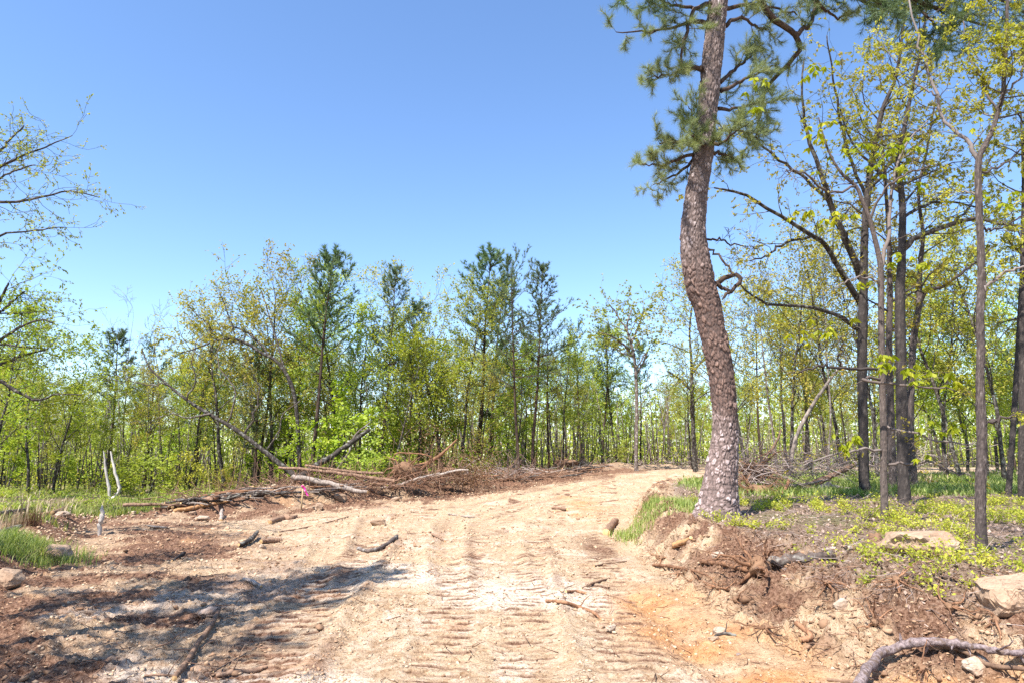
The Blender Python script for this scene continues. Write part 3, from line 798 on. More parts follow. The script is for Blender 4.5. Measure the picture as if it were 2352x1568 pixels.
# ------------------------------------------------------------------ helper: smooth a traced line
def spline(pts, n):
    P = [Vector(p) for p in pts]
    if len(P) == 2: return [P[0].lerp(P[1], i / n) for i in range(n + 1)]
    out = []; m = len(P) - 1
    for i in range(n + 1):
        t = i / n * m; k = min(m - 1, int(t)); f = t - k
        p0 = P[max(0, k - 1)]; p1 = P[k]; p2 = P[k + 1]; p3 = P[min(m, k + 2)]
        out.append(.5 * ((2 * p1) + (p2 - p0) * f + (2 * p0 - 5 * p1 + 4 * p2 - p3) * f * f + (3 * p1 - p0 - 3 * p2 + p3) * f ** 3))
    return out
def trace(pts, D, n, dd=0.0):
    """photo points (px, py, width px) at forward distance D drifting by dd -> smooth world line and radii"""
    m = len(pts) - 1; W = []; R = []
    for i, (a, b, w) in enumerate(pts):
        Di = D + dd * i / m; W.append(PW(a, b, Di)); R.append(w * .5 * mpp(b, Di))
    R = [r * .87 for r in R]
    line = spline(W, n)
    rad = [float(np.interp(i / n * m, range(m + 1), R)) for i in range(n + 1)]
    return line, rad

# ------------------------------------------------------------------ the big bent pine
def cellular(u, v, nu, seed):
    """F1, F2 and cell id of jittered cells; u wraps with period nu"""
    ui = np.floor(u); vi = np.floor(v)
    f1 = np.full(u.shape, 9.); f2 = np.full(u.shape, 9.); cid = np.zeros(u.shape)
    for a in (-1, 0, 1):
        for b in (-1, 0, 1):
            cu = ui + a; cv = vi + b; cw = np.mod(cu, nu)
            jx = cu + .05 + .9 * _h(cw, cv, seed); jy = cv + .05 + .9 * _h(cw, cv, seed + 7)
            d = np.hypot(u - jx, v - jy); c = _h(cw, cv, seed + 13)
            lt = d < f1
            f2 = np.where(lt, f1, np.minimum(f2, d)); cid = np.where(lt, c, cid); f1 = np.where(lt, d, f1)
    return f1, f2, cid
def c2_(A, S, seed): return vnoise(A * 6, S * 2.5, seed + 31) * np.sin(A * math.pi) ** .3
def bark_trunk(line, rad, k, cell_w, cell_h, depth, name, mat, parent, seed=3, flare=None):
    P = np.array([tuple(p) for p in line]); R = np.array(rad); n = len(P)
    T = np.gradient(P, axis=0); T /= np.linalg.norm(T, axis=1, keepdims=True)
    X = np.cross(np.array([0, 1., 0]), T); X /= np.linalg.norm(X, axis=1, keepdims=True); Y = np.cross(T, X)
    s = np.concatenate([[0], np.cumsum(np.linalg.norm(np.diff(P, axis=0), axis=1))])
    a = np.arange(k) / k
    A, S = np.meshgrid(a, s)
    nu = max(5, int(round(2 * math.pi * np.median(R) / cell_w)))
    wu = 1.1 * (vnoise(A * nu * .6, S * 4, seed) - .5) * np.sin(A * math.pi) ** .3
    f1, f2, cid = cellular(A * nu + wu, S / cell_h + .5 * vnoise(A * 0 + 1, S * 3, seed + 2), nu, seed)
    e = f2 - f1
    plate = ss(e / .15) * (.8 + .2 * ss(e / .5))
    h1, h2, c3 = cellular(A * round(nu * .5) + wu * .5 + .3 * np.sin(S * 9), S / (cell_h * 2.1) + .4 * c2_(A, S, seed), max(3, round(nu * .5)), seed + 90)
    plate = plate * (.35 + .65 * ss((h2 - h1) / .10)) * (.75 + .25 * c3)
    g1, g2, c2 = cellular(A * nu * 2, S / cell_h * 2.3, nu * 2, seed + 50)
    sub = ss((g2 - g1) / .2)
    disp = depth * (plate * (.35 + .95 * cid) + .45 * sub * (c2 + .2)) + depth * .35 * (vnoise(A * nu * 4 * 1.0, S / cell_h * 5, seed + 5) - .5) * np.sin(A * math.pi) ** .5
    rr = R[:, None] + disp - depth * .8
    if flare is not None: rr = rr + flare(A, S)
    ring = P[:, None, :] + rr[:, :, None] * (np.cos(A * 2 * math.pi)[:, :, None] * X[:, None, :] + np.sin(A * 2 * math.pi)[:, :, None] * Y[:, None, :])
    i = np.arange(n - 1)[:, None]; j = np.arange(k)[None, :]
    F = np.stack([i * k + j, i * k + (j + 1) % k, (i + 1) * k + (j + 1) % k, (i + 1) * k + j], axis=-1).reshape(-1, 4)
    mb = MB(); mb.add(ring.reshape(-1, 3), F, (plate * (.15 + .35 * sub + .5 * cid * (.6 + .4 * c2))).ravel())
    return mb.build(name, mat, parent)
def plate_mat(name, crack, lo, hi, high_col=None, z0=0, z1=1):
    m, nt, out = newmat(name)
    a = N(nt, 'ShaderNodeAttribute', attribute_name='rnd'); tc = N(nt, 'ShaderNodeTexCoord')
    n1 = noise(nt, tc.outputs['Object'], 18, 5, .7); n2 = noise(nt, tc.outputs['Object'], 1.6, 3); n3 = noise(nt, tc.outputs['Object'], 60, 3)
    c = ramp(nt, a.outputs['Fac'], [(.0, crack), (.25, tuple((x + y) / 2 for x, y in zip(crack, lo))), (.5, lo), (1, hi)]).outputs[0]
    c = mixc(nt, .5, c, ramp(nt, n1, [(.35, (.55, .5, .48)), (.6, (1, 1, 1))]).outputs[0], 'MULTIPLY')
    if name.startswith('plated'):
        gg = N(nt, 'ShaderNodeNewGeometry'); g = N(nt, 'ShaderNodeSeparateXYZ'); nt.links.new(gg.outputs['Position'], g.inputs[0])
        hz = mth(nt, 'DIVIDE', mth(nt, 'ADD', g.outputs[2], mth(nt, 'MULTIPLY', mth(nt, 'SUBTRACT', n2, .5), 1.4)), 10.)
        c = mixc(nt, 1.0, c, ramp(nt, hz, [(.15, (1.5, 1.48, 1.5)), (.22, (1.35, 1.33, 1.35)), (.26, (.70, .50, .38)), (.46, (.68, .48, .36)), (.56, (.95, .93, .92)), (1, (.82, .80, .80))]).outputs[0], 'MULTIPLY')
    if high_col:
        g = N(nt, 'ShaderNodeSeparateXYZ'); gg = N(nt, 'ShaderNodeNewGeometry'); nt.links.new(gg.outputs['Position'], g.inputs[0])
        mr = N(nt, 'ShaderNodeMapRange'); mr.inputs[1].default_value = z0; mr.inputs[2].default_value = z1
        nt.links.new(mth(nt, 'ADD', g.outputs[2], mth(nt, 'MULTIPLY', n2, 1.2)), mr.inputs[0])
        c = mixc(nt, mr.outputs[0], c, mixc(nt, 1.0, c, high_col, 'MULTIPLY'))
    c = mixc(nt, mth(nt, 'MULTIPLY', n3, .12 if hi[0] < .35 else .25), c, (.45, .38, .36))
    p = N(nt, 'ShaderNodeBsdfPrincipled'); p.inputs['Roughness'].default_value = .85; p.inputs['Specular IOR Level'].default_value = .2
    nt.links.new(c, p.inputs['Base Color'])
    b = N(nt, 'ShaderNodeBump'); b.inputs['Strength'].default_value = .6; b.inputs['Distance'].default_value = .012
    nt.links.new(n1, b.inputs['Height']); nt.links.new(b.outputs[0], p.inputs['Normal'])
    nt.links.new(p.outputs[0], out.inputs['Surface'])
    return m
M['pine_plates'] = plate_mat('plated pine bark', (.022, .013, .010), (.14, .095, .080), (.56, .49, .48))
M['oak_plates'] = plate_mat('fissured oak bark', (.014, .010, .009), (.07, .052, .044), (.22, .185, .168))
M['oak_plates_dark'] = plate_mat('dark fissured bark', (.006, .005, .004), (.030, .023, .019), (.13, .11, .09))
M['sapling_bark'] = plate_mat('smooth brown grey bark', (.03, .022, .018), (.10, .075, .062), (.20, .162, .14))

PD = 12.0
pt = [(1646, 1215, 104), (1650, 1185, 100), (1652, 1150, 92), (1655, 1100, 84), (1661, 1050, 74), (1665, 1000, 66), (1665, 950, 63), (1661, 900, 63), (1655, 850, 64), (1645, 800, 66), (1634, 750, 68), (1623, 700, 72), (1610, 660, 76), (1603, 620, 77),
      (1594, 570, 70), (1593, 520, 62), (1597, 470, 58), (1604, 420, 55), (1612, 372, 53), (1619, 310, 51), (1624, 262, 50), (1632, 179, 51), (1639, 110, 51), (1644, 60, 49), (1650, 0, 47), (1653, -80, 45), (1650, -200, 40), (1640, -340, 34), (1650, -500, 25), (1662, -640, 14)]
line, rad = trace(pt, PD, 620, 0.0)
pine = empty('pine_tree', line[0], 'tall bent pine with plated bark standing at the bank edge beside the road', 'pine tree')
pine.location = (line[0].x, line[0].y, Hs(line[0].x, line[0].y) - .05)
ORG = Vector(pine.location)
def shift(L): return [p - ORG for p in L]
def flare_f(A, S):
    return .17 * np.exp(-S / .30) * (.4 + .9 * np.maximum(0, np.cos((A - .47) * 2 * math.pi)) ** 2 + .5 * np.maximum(0, np.cos((A - .05) * 2 * math.pi)) ** 4 + .5 * np.maximum(0, np.cos((A - .75) * 2 * math.pi)) ** 4)
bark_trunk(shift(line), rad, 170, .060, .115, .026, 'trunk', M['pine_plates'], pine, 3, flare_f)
BR = MB(); TIPS = []; TDIR = []
PP = dict(seg=[6, 5, 4], wob=[.12, .2, .24], up=[.03, .05, .05], sides=[6, 4, 3], nc=[8, 6, 0], t0=[.2, .2, 0], ang=[(30, 65), (30, 65)], lr=[.42, .55], rr=.55, rmin=.004, max=2, lt=.2, taper=.3)
def pine_branch(pts, dd, nsub=9, L=1.0, needles=True, D=None, sides=7, t0=.25, twl=1.0):
    ln, rd = trace(pts, PD if D is None else D, 14, dd)
    # small crooks
    ln = [p + Vector((random.gauss(0, .018), random.gauss(0, .018), random.gauss(0, .018))) * (1 if 0 < i < 14 else 0) for i, p in enumerate(ln)]
    ln = shift(ln)
    rd = [r * .8 for r in rd]; BR.tube(ln, rd, sides)
    T = Tree()
    if nsub:
        sprout(T, ln, [min(.02, max(.006, r * .6)) for r in rd], L, 0, nsub, dict(PP, lr=[twl, .5], max=2), t0)
    for p_, r_, k_ in T.tubes: BR.tube(p_, r_, k_)
    if needles:
        TIPS.extend(T.tips); TDIR.extend(T.dirs)
random.seed(21)
# left side limbs
pine_branch([(1632, 62, 20), (1600, 48, 15), (1562, 60, 10), (1520, 70, 8), (1470, 74, 6), (1415, 74, 3)], -.4, 9, .42)
pine_branch([(1640, 10, 20), (1600, 20, 14), (1582, 60, 12), (1570, 105, 10), (1562, 150, 6)], -.6, 9, .5)
pine_branch([(1630, 165, 20), (1612, 158, 19), (1590, 158, 14), (1572, 162, 8)], -.25, 3, .35)
pine_branch([(1590, 158, 9), (1560, 168, 7), (1530, 172, 6), (1500, 178, 4), (1482, 185, 3)], -.5, 8, .38)
pine_branch([(1600, 20, 12), (1540, 10, 9), (1500, -10, 6)], -.8, 8, .5)
# mid whorl
for pts, dd in (([(1612, 340, 18), (1580, 330, 12), (1545, 325, 8), (1515, 330, 4)], -.5), ([(1612, 345, 16), (1570, 365, 11), (1520, 378, 7), (1475, 378, 3)], -.3), ([(1612, 350, 14), (1580, 380, 10), (1540, 410, 7), (1500, 425, 3)], .3),
                ([(1618, 330, 14), (1600, 300, 10), (1590, 268, 6), (1582, 245, 3)], -.7), ([(1625, 335, 16), (1660, 325, 10), (1690, 300, 6), (1720, 285, 3)], -.5), ([(1625, 345, 14), (1660, 355, 9), (1695, 370, 5)], .4), ([(1620, 340, 12), (1608, 325, 9), (1590, 312, 6)], -.8)):
    pine_branch(pts, dd, 8, .42)
# right side mass
for pts, dd in (([(1655, 210, 16), (1700, 190, 11), (1740, 170, 7), (1775, 150, 4)], .6), ([(1655, 190, 14), (1700, 150, 10), (1730, 120, 6)], .9), ([(1650, 250, 14), (1690, 250, 9), (1740, 240, 6), (1780, 235, 3)], .7), ([(1668, 60, 16), (1700, 40, 11), (1730, 60, 8), (1760, 70, 5)], .5),
                ([(1668, 20, 16), (1720, 10, 11), (1780, 20, 8), (1830, 35, 5)], .8), ([(1660, 300, 12), (1700, 300, 8), (1740, 320, 4)], .8)):
    pine_branch(pts, dd, 9, .55)
# the long crooked limb coming down from above on the right
pine_branch([(1668, -60, 26), (1720, -40, 24), (1750, 0, 22), (1772, 40, 22), (1800, 62, 20), (1828, 78, 19), (1836, 105, 17), (1825, 130, 15), (1800, 160, 14), (1772, 188, 13)], 1.0, 4, .5, twl=.8, t0=.5)
pine_branch([(1772, 188, 13), (1755, 215, 11), (1748, 250, 9), (1738, 300, 8), (1722, 335, 5)], .4, 10, .45, D=13)
pine_branch([(1828, 78, 17), (1860, 55, 13), (1872, 20, 11), (1868, -30, 9)], .5, 5, .6, D=12.9)
pine_branch([(1868, -5, 12), (1895, 20, 9), (1925, 40, 7), (1960, 30, 4)], .6, 6, .5, D=13)
NSPLIT = len(TIPS)
# crown above the frame, with limbs hanging into its top right corner
for pts, dd, ns, LL in (([(1660, -120, 34), (1800, -150, 28), (1950, -80, 22), (2060, -20, 17), (2180, 30, 11), (2260, 60, 6)], 1.8, 30, 1.1), ([(1800, -150, 20), (1900, -40, 15), (2000, 10, 11), (2080, 30, 6)], 2.2, 22, .9),
                        ([(1950, -90, 20), (2100, -90, 15), (2250, -20, 11), (2380, 40, 6)], 2.2, 34, 1.1), ([(1700, -160, 24), (1850, -260, 18), (2050, -200, 12), (2300, -60, 6)], -.5, 22, 1.1),
                        ([(1655, -60, 22), (1580, -60, 16), (1500, -40, 10), (1440, -20, 5)], -1.5, 10, .8), ([(1655, -200, 26), (1560, -260, 18), (1460, -240, 10), (1400, -200, 5)], .8, 12, 1.0),
                        ([(1645, -340, 20), (1740, -420, 14), (1860, -440, 8)], .6, 11, 1.0), ([(1645, -380, 20), (1560, -440, 12), (1480, -450, 7)], -.6, 11, 1.0), ([(1650, -470, 16), (1650, -560, 10), (1680, -620, 5)], -1.4, 10, .9), ([(1655, -250, 20), (1700, -330, 14), (1760, -380, 8)], -1.8, 11, 1.0), ([(1655, -300, 20), (1640, -360, 14), (1600, -420, 8)], 1.8, 11, 1.0),
                        ([(2060, -20, 12), (2110, 20, 9), (2150, 60, 6), (2170, 90, 3)], -.6, 14, .7), ([(1950, -60, 12), (1990, -10, 9), (2030, 15, 5)], -.6, 8, .6)):
    pine_branch(pts, dd, ns, LL, D=PD + (1.8 if pts[0][0] > 2000 else 0))
# bare stubs low on the trunk
pine_branch([(1636, 655, 18), (1665, 640, 17), (1688, 630, 15), (1697, 640, 14), (1690, 660, 13), (1672, 676, 11), (1660, 688, 4)], -.2, 0, 0, False)
pine_branch([(1634, 648, 12), (1650, 656, 15), (1668, 664, 12), (1680, 672, 8)], -.12, 0, 0, False)
pine_branch([(1622, 560, 9), (1640, 580, 8), (1665, 605, 7), (1688, 630, 6)], -.3, 3, .3, False)
pine_branch([(1622, 552, 8), (1650, 550, 7), (1680, 560, 5), (1720, 566, 3)], .3, 6, .3, False)
BR.build('limbs', M['bark_pine'], pine)
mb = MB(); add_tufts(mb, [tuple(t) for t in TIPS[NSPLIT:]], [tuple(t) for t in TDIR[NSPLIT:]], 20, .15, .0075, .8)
mb.build('needles', M['needles'], pine, False)  # darker needle colour puts the upper crown's shade into the material
mb = MB(); add_tufts(mb, [tuple(t) for t in TIPS[:NSPLIT]], [tuple(t) for t in TDIR[:NSPLIT]], 20, .14, .0050, .85)
mb.build('needles', M['needles_near'], pine, False)
print('pine tips', len(TIPS))

# ------------------------------------------------------------------ the near hardwoods on the bank
OP = dict(seg=[6, 5, 4, 3], wob=[.12, .22, .28, .3], up=[.05, .06, .05, .03], sides=[6, 4, 3, 3], nc=[6, 5, 4, 0], t0=[.2, .25, .2, 0], ang=[(35, 70), (30, 65), (30, 65)], lr=[.5, .5, .5], rr=.5, rmin=.0035, max=3, lt=.25, taper=.3)
def hero_tree(label, tpts, D, limbs, mat, leafmat, seed, nsp=10, L=1.6, leaf=(5, .05), t0=.4, cell=(.05, .10, .012), top_grow=0, name='oak_tree', k=44, dd=0., limb_sub=6, limb_L=.9, group='near trees standing on the bank', sparse=1.):
    random.seed(seed)
    ln, rd = trace(tpts, D, 260, dd)
    root = empty(name, (0, 0, 0), label, 'tree', group)
    root.location = (ln[0].x, ln[0].y, Hs(ln[0].x, ln[0].y) - .02)
    org = Vector(root.location)
    # carry the foot of the trunk down to the ground it stands on
    g0 = org.z - ln[0].z - .06
    ln = [p + Vector((0, 0, g0 * max(0, 1 - i / 60.) ** 2)) for i, p in enumerate(ln)]
    ln = [p - org for p in ln]
    bark_trunk(ln, rd, k, cell[0], cell[1], cell[2], 'trunk', mat, root, seed, lambda A, S: .35 * rd[0] * np.exp(-S / .12) * (.6 + .4 * np.cos(A * 6.28 * 3)))
    T = Tree(); B = MB(); LM = MB(); bmat = mat if mat is not M['oak_plates_dark'] else M['bark_dark']
    if nsp:
        sub = ln[::10]; srd = rd[::10]
        sprout(T, sub, [max(.01, r) for r in srd], L, 0, nsp, dict(OP, lr=[1, .5, .5], max=3, ang=[(40, 80), (30, 65), (30, 65)]), t0)
    for lp, ldd, ns, ll in limbs:
        l2, r2 = trace(lp, D, 16, ldd)
        l2 = [p - org + Vector((random.gauss(0, 1), random.gauss(0, 1), random.gauss(0, 1))) * .016 * (0 if i in (0,) else 1) for i, p in enumerate(l2)]
        LB = MB(); LB.tube(l2, r2, 8); n0 = len(T.tubes)
        if ns: sprout(T, l2, [max(.007, r * .8) for r in r2], ll, 1, ns, dict(OP, lr=[1, 1.0, .5]), .15)
        for p_, r_, k_ in T.tubes[n0:]: LB.tube(p_, r_, k_)
        del T.tubes[n0:]
        LB.build('limb', bmat, root)
    if T.tubes:
        for p_, r_, k_ in T.tubes: B.tube(p_, r_, k_)
        B.build('branches', bmat, root)
    tips = np.array([tuple(t) for t in T.tips]); dirs = np.array([tuple(t) for t in T.dirs])
    keep = RNG.random(len(tips)) < sparse * .85
    tips, dirs = tips[keep], dirs[keep]
    kk, sz = leaf
    if len(tips):
        cl = RNG.random(len(tips))
        pos = np.repeat(tips, kk, axis=0) + RNG.normal(size=(len(tips) * kk, 3)) * .022
        add_leaves(LM, pos, np.full(len(pos), sz), .55, .3, .45, np.repeat(dirs, kk, axis=0), np.clip(np.repeat(cl, kk) * .6 + .4 * RNG.random(len(pos)), 0, 1))
        LM.build('crown', leafmat, root, False)
    return root
def big_leaves(root, spots, D, n=7, size=.15):
    """whorls of large drooping leaves at photo positions on this tree's twigs"""
    LM = MB(); org = Vector(root.location); B = MB()
    for (a, b, dd, m) in spots:
        c = PW(a, b, D + dd) - org
        for q in range(m):
            p = c + Vector((random.gauss(0, .13), random.gauss(0, .13), random.gauss(0, .05)))
            B.tube([c + Vector((0, 0, .02)), (c + p) / 2 + Vector((0, 0, .03)), p], [.004, .003, .002], 3)
            az = np.random.default_rng(int(abs(p.x * 1e4) + q)).random(n) * 6.28
            dirs = np.stack([np.cos(az) * .7, np.sin(az) * .7, np.full(n, -.45)], axis=1)
            add_leaves(LM, np.repeat([tuple(p)], n, axis=0), np.full(n, size), .42, .6, .25, dirs, np.clip(.3 + .5 * RNG.random(n), 0, 1))
    LM.build('large_leaves', M['leaf_big'], root, False)
    B.build('leaf_stalks', M['sapling_bark'], root)

# forked dark oak with the limbs reaching left
t1 = hero_tree('dark forked oak behind the slim tree, its limbs arching left towards the bent pine',
    [(1988, 1130, 30), (1984, 1090, 26), (1983, 1000, 24), (1980, 850, 24), (1982, 719, 24), (1984, 612, 20), (1988, 503, 17), (1999, 394, 15), (2012, 320, 13), (2028, 250, 11), (2058, 175, 8), (2075, 60, 6), (2090, -60, 4)], 18.0,
    [([(1978, 640, 20), (1950, 570, 18), (1931, 525, 17), (1905, 464, 15), (1888, 407, 12), (1862, 330, 10), (1850, 284, 8), (1838, 220, 6), (1846, 140, 4)], -1.2, 12, 1.5),
     ([(1978, 700, 17), (1930, 620, 14), (1900, 570, 13), (1870, 542, 12), (1817, 512, 10), (1752, 472, 9), (1695, 442, 7), (1640, 434, 4)], -2.0, 14, 1.1),
     ([(1905, 464, 9), (1850, 410, 8), (1790, 370, 7), (1745, 330, 6), (1700, 310, 4)], -1.2, 12, 1.2),
     ([(1973, 758, 12), (1929, 728, 11), (1864, 706, 9), (1802, 702, 8), (1750, 693, 6), (1702, 656, 4)], -2.5, 9, .9),
     ([(1870, 542, 8), (1800, 560, 7), (1760, 590, 5), (1720, 600, 3)], -1.5, 8, .9),
     ([(1999, 420, 10), (2050, 370, 8), (2110, 330, 6), (2160, 260, 4)], 1, 10, 1.3),
     ([(1995, 470, 10), (1960, 380, 8), (1930, 280, 7), (1915, 180, 5), (1900, 80, 3)], -1, 12, 1.3)],
    M['oak_plates_dark'], M['leaf_tuft'], 31, 18, 2.0, (6, .075), .5, dd=-.3)
# slim smooth tree with horizontal limbs and big hickory-like leaves
t2 = hero_tree('slim smooth-barked tree with level bare limbs and big drooping yellow-green leaves',
    [(2032, 1200, 23), (2032, 1187, 20), (2030, 1100, 18), (2030, 1025, 18), (2028, 930, 17), (2026, 850, 17), (2024, 719, 15), (2023, 620, 14), (2012, 560, 12), (1997, 503, 11), (1980, 460, 10), (1966, 429, 9), (1930, 395, 7), (1900, 340, 5), (1880, 270, 3)], 11.2,
    [([(2012, 848, 8), (1975, 846, 8), (1934, 846, 8), (1905, 842, 7), (1881, 838, 6), (1842, 850, 4)], -.8, 4, .35),
     ([(1934, 846, 6), (1925, 825, 5), (1935, 800, 4), (1932, 770, 3)], -.5, 3, .3),
     ([(2024, 872, 8), (1990, 868, 8), (1985, 876, 8), (2039, 875, 7), (2082, 885, 6), (2140, 888, 5), (2192, 896, 3)], -1.0, 4, .35),
     ([(2030, 981, 7), (2060, 985, 6), (2091, 994, 6), (2170, 1016, 5), (2240, 1018, 3)], -.6, 5, .35),
     ([(2024, 1034, 7), (1985, 1032, 7), (1951, 1036, 6), (1903, 1047, 5), (1842, 1065, 3)], -.6, 6, .35),
     ([(2036, 1065, 8), (2080, 1064, 7), (2126, 1060, 6), (2192, 1082, 4), (2231, 1091, 3)], -.4, 6, .35),
     ([(2023, 620, 11), (2035, 560, 10), (2045, 500, 9), (2049, 440, 8), (2060, 380, 7), (2090, 320, 5), (2130, 280, 3)], .4, 8, .7),
     ([(2000, 505, 7), (2030, 440, 6), (2080, 400, 5), (2150, 380, 3)], -.5, 7, .6),
     ([(1966, 429, 7), (1900, 440, 6), (1850, 400, 5), (1800, 395, 3)], -.6, 7, .6),
     ([(2026, 660, 6), (2000, 640, 5), (1960, 640, 4), (1920, 660, 3)], -.4, 5, .5)],
    M['sapling_bark'], M['leaf_tuft'], 32, 0, .5, (3, .05), .5, (.03, .06, .004), name='hickory_tree', limb_sub=4, sparse=.35)
random.seed(77)
big_leaves(t2, [(1850, 770, -.4, 5), (1880, 760, -.4, 5), (1910, 740, -.4, 4), (2030, 820, -.7, 5), (2060, 835, -.7, 6), (2090, 850, -.7, 4), (2130, 860, -.9, 5), (2170, 870, -.9, 5), (2205, 880, -.9, 5), (2180, 970, -.6, 5), (2210, 985, -.6, 5), (2150, 975, -.6, 3),
                (1930, 1000, -.6, 3), (1960, 1010, -.6, 3), (1970, 1025, -.6, 3), (2110, 1050, -.3, 2), (1750, 185, -.5, 5), (1735, 255, -.5, 4), (1890, 150, -.5, 3), (1870, 165, -.5, 4), (1850, 300, -.3, 4), (1880, 290, -.3, 4), (1870, 320, -.3, 4), (1830, 490, -.3, 4), (1855, 480, -.3, 3),
                (2000, 330, 0, 5), (2030, 345, 0, 5), (2070, 330, 0, 5), (2100, 350, 0, 4), (2010, 380, 0, 4), (2050, 400, 0, 4), (2085, 370, 0, 3), (1930, 360, 0, 3), (1910, 380, 0, 3), (2200, 410, 0, 3), (2240, 270, 0, 3), (1915, 510, -.2, 4), (1925, 495, -.2, 3), (2070, 590, .2, 4), (2110, 610, .2, 4), (1990, 650, .2, 4), (2260, 450, 0, 5), (2300, 470, 0, 5), (2330, 440, 0, 5), (2140, 420, 0, 3)], 11.2, 6, .125)
t3 = hero_tree('very dark mossy trunk just right of the slim smooth tree, one thick limb to right',
    [(2078, 1150, 34), (2076, 1120, 30), (2072, 981, 27), (2069, 807, 26), (2067, 676, 24), (2071, 600, 20), (2073, 481, 16), (2068, 420, 14), (2062, 372, 12), (2080, 280, 10), (2100, 180, 8), (2120, 90, 6), (2130, -30, 4)], 15.2,
    [([(2076, 572, 17), (2105, 545, 15), (2137, 534, 14), (2189, 512, 13), (2242, 503, 11), (2300, 515, 9), (2360, 520, 5)], -1.0, 9, 1.0),
     ([(2072, 500, 9), (2130, 470, 8), (2190, 465, 6), (2250, 480, 4)], 1, 8, 1.0),
     ([(2068, 440, 8), (2020, 400, 7), (1960, 330, 5), (1930, 250, 3)], .5, 10, 1.1),
     ([(2066, 690, 6), (2100, 672, 5), (2125, 672, 3)], 0, 1, .2),
     ([(2190, 512, 8), (2230, 470, 6), (2260, 400, 5), (2290, 330, 3)], .5, 9, .9)],
    M['oak_plates_dark'], M['leaf_tuft'], 33, 18, 1.8, (6, .07), .5)
hero_tree('thinner dark trunk close behind the very dark mossy one', [(2052, 1135, 24), (2050, 1080, 20), (2046, 950, 18), (2042, 800, 16), (2044, 660, 13), (2040, 520, 10), (2030, 380, 7), (2020, 260, 4)], 18.5,
    [], M['oak_plates'], M['leaf_tuft'], 34, 15, 1.7, (6, .075), .45)
hero_tree('grey oak forking high, right of the dark mossy trunk, bough rising to the right',
    [(2102, 1115, 20), (2098, 1080, 17), (2091, 980, 17), (2096, 807, 16), (2105, 740, 15), (2111, 697, 14), (2113, 623, 11), (2120, 540, 9), (2110, 440, 7), (2130, 340, 5), (2150, 220, 3)], 19.5,
    [([(2111, 700, 11), (2130, 668, 10), (2163, 658, 9), (2213, 623, 7), (2240, 605, 5), (2290, 560, 3)], -.6, 6, 1.0)],
    M['oak_plates'], M['leaf_tuft'], 35, 15, 1.7, (6, .075), .45)
t5 = hero_tree('scaly grey-barked tree nearest the right edge, standing by the flat boulder',
    [(2258, 1298, 34), (2256, 1270, 29), (2253, 1200, 25), (2252, 1113, 25), (2255, 1030, 24), (2254, 960, 23), (2251, 870, 20), (2253, 807, 19), (2251, 719, 19), (2255, 656, 20), (2253, 569, 17), (2249, 481, 16), (2248, 372, 15), (2262, 335, 13), (2277, 306, 12), (2292, 260, 11), (2303, 219, 10), (2308, 150, 9), (2312, 87, 8), (2314, 0, 6), (2320, -90, 4)], 7.6,
    [([(2250, 372, 12), (2235, 350, 11), (2220, 328, 10), (2190, 300, 9), (2167, 271, 8), (2148, 220, 8), (2137, 175, 7), (2118, 120, 6), (2106, 74, 5), (2090, 0, 4)], .3, 12, .62),
     ([(2262, 975, 8), (2280, 968, 8), (2300, 962, 7), (2327, 955, 6)], -.1, 1, .12),
     ([(2256, 668, 9), (2275, 650, 8), (2300, 628, 7), (2340, 615, 6), (2380, 620, 4)], -.2, 4, .4),
     ([(2253, 400, 6), (2300, 380, 5), (2350, 345, 4), (2400, 330, 3)], .2, 8, .45),
     ([(2303, 219, 6), (2340, 180, 5), (2380, 120, 3)], -.2, 8, .45),
     ([(2252, 520, 6), (2290, 530, 5), (2340, 500, 4), (2400, 490, 3)], .3, 7, .45),
     ([(2249, 450, 5), (2200, 440, 4), (2150, 455, 3)], .3, 6, .4),
     ([(2148, 220, 5), (2110, 200, 4), (2060, 150, 3), (2020, 100, 2)], .3, 9, .4),
     ([(2292, 260, 6), (2260, 200, 5), (2230, 130, 4), (2215, 50, 3)], .3, 9, .4)],
    M['oak_plates'], M['leaf_tuft'], 36, 14, .7, (8, .038), .72, (.028, .05, .007), k=56)
hero_tree('slim leaning dark trunk at the far right, left of its straight neighbour', [(2316, 1150, 17), (2318, 1110, 14), (2327, 982, 14), (2338, 807, 12), (2345, 680, 11), (2352, 560, 9), (2350, 400, 6), (2345, 260, 4)], 16.5,
    [], M['oak_plates_dark'], M['leaf_tuft'], 37, 10, 1.2, (6, .07), .5)
hero_tree('straight dark trunk cut by the right edge of the view', [(2350, 1150, 20), (2346, 1110, 17), (2348, 982, 17), (2350, 700, 16), (2352, 500, 13), (2356, 300, 10), (2360, 100, 5)], 15.0,
    [], M['oak_plates_dark'], M['leaf_oak'], 38, 10, 1.2, (6, .07), .55)
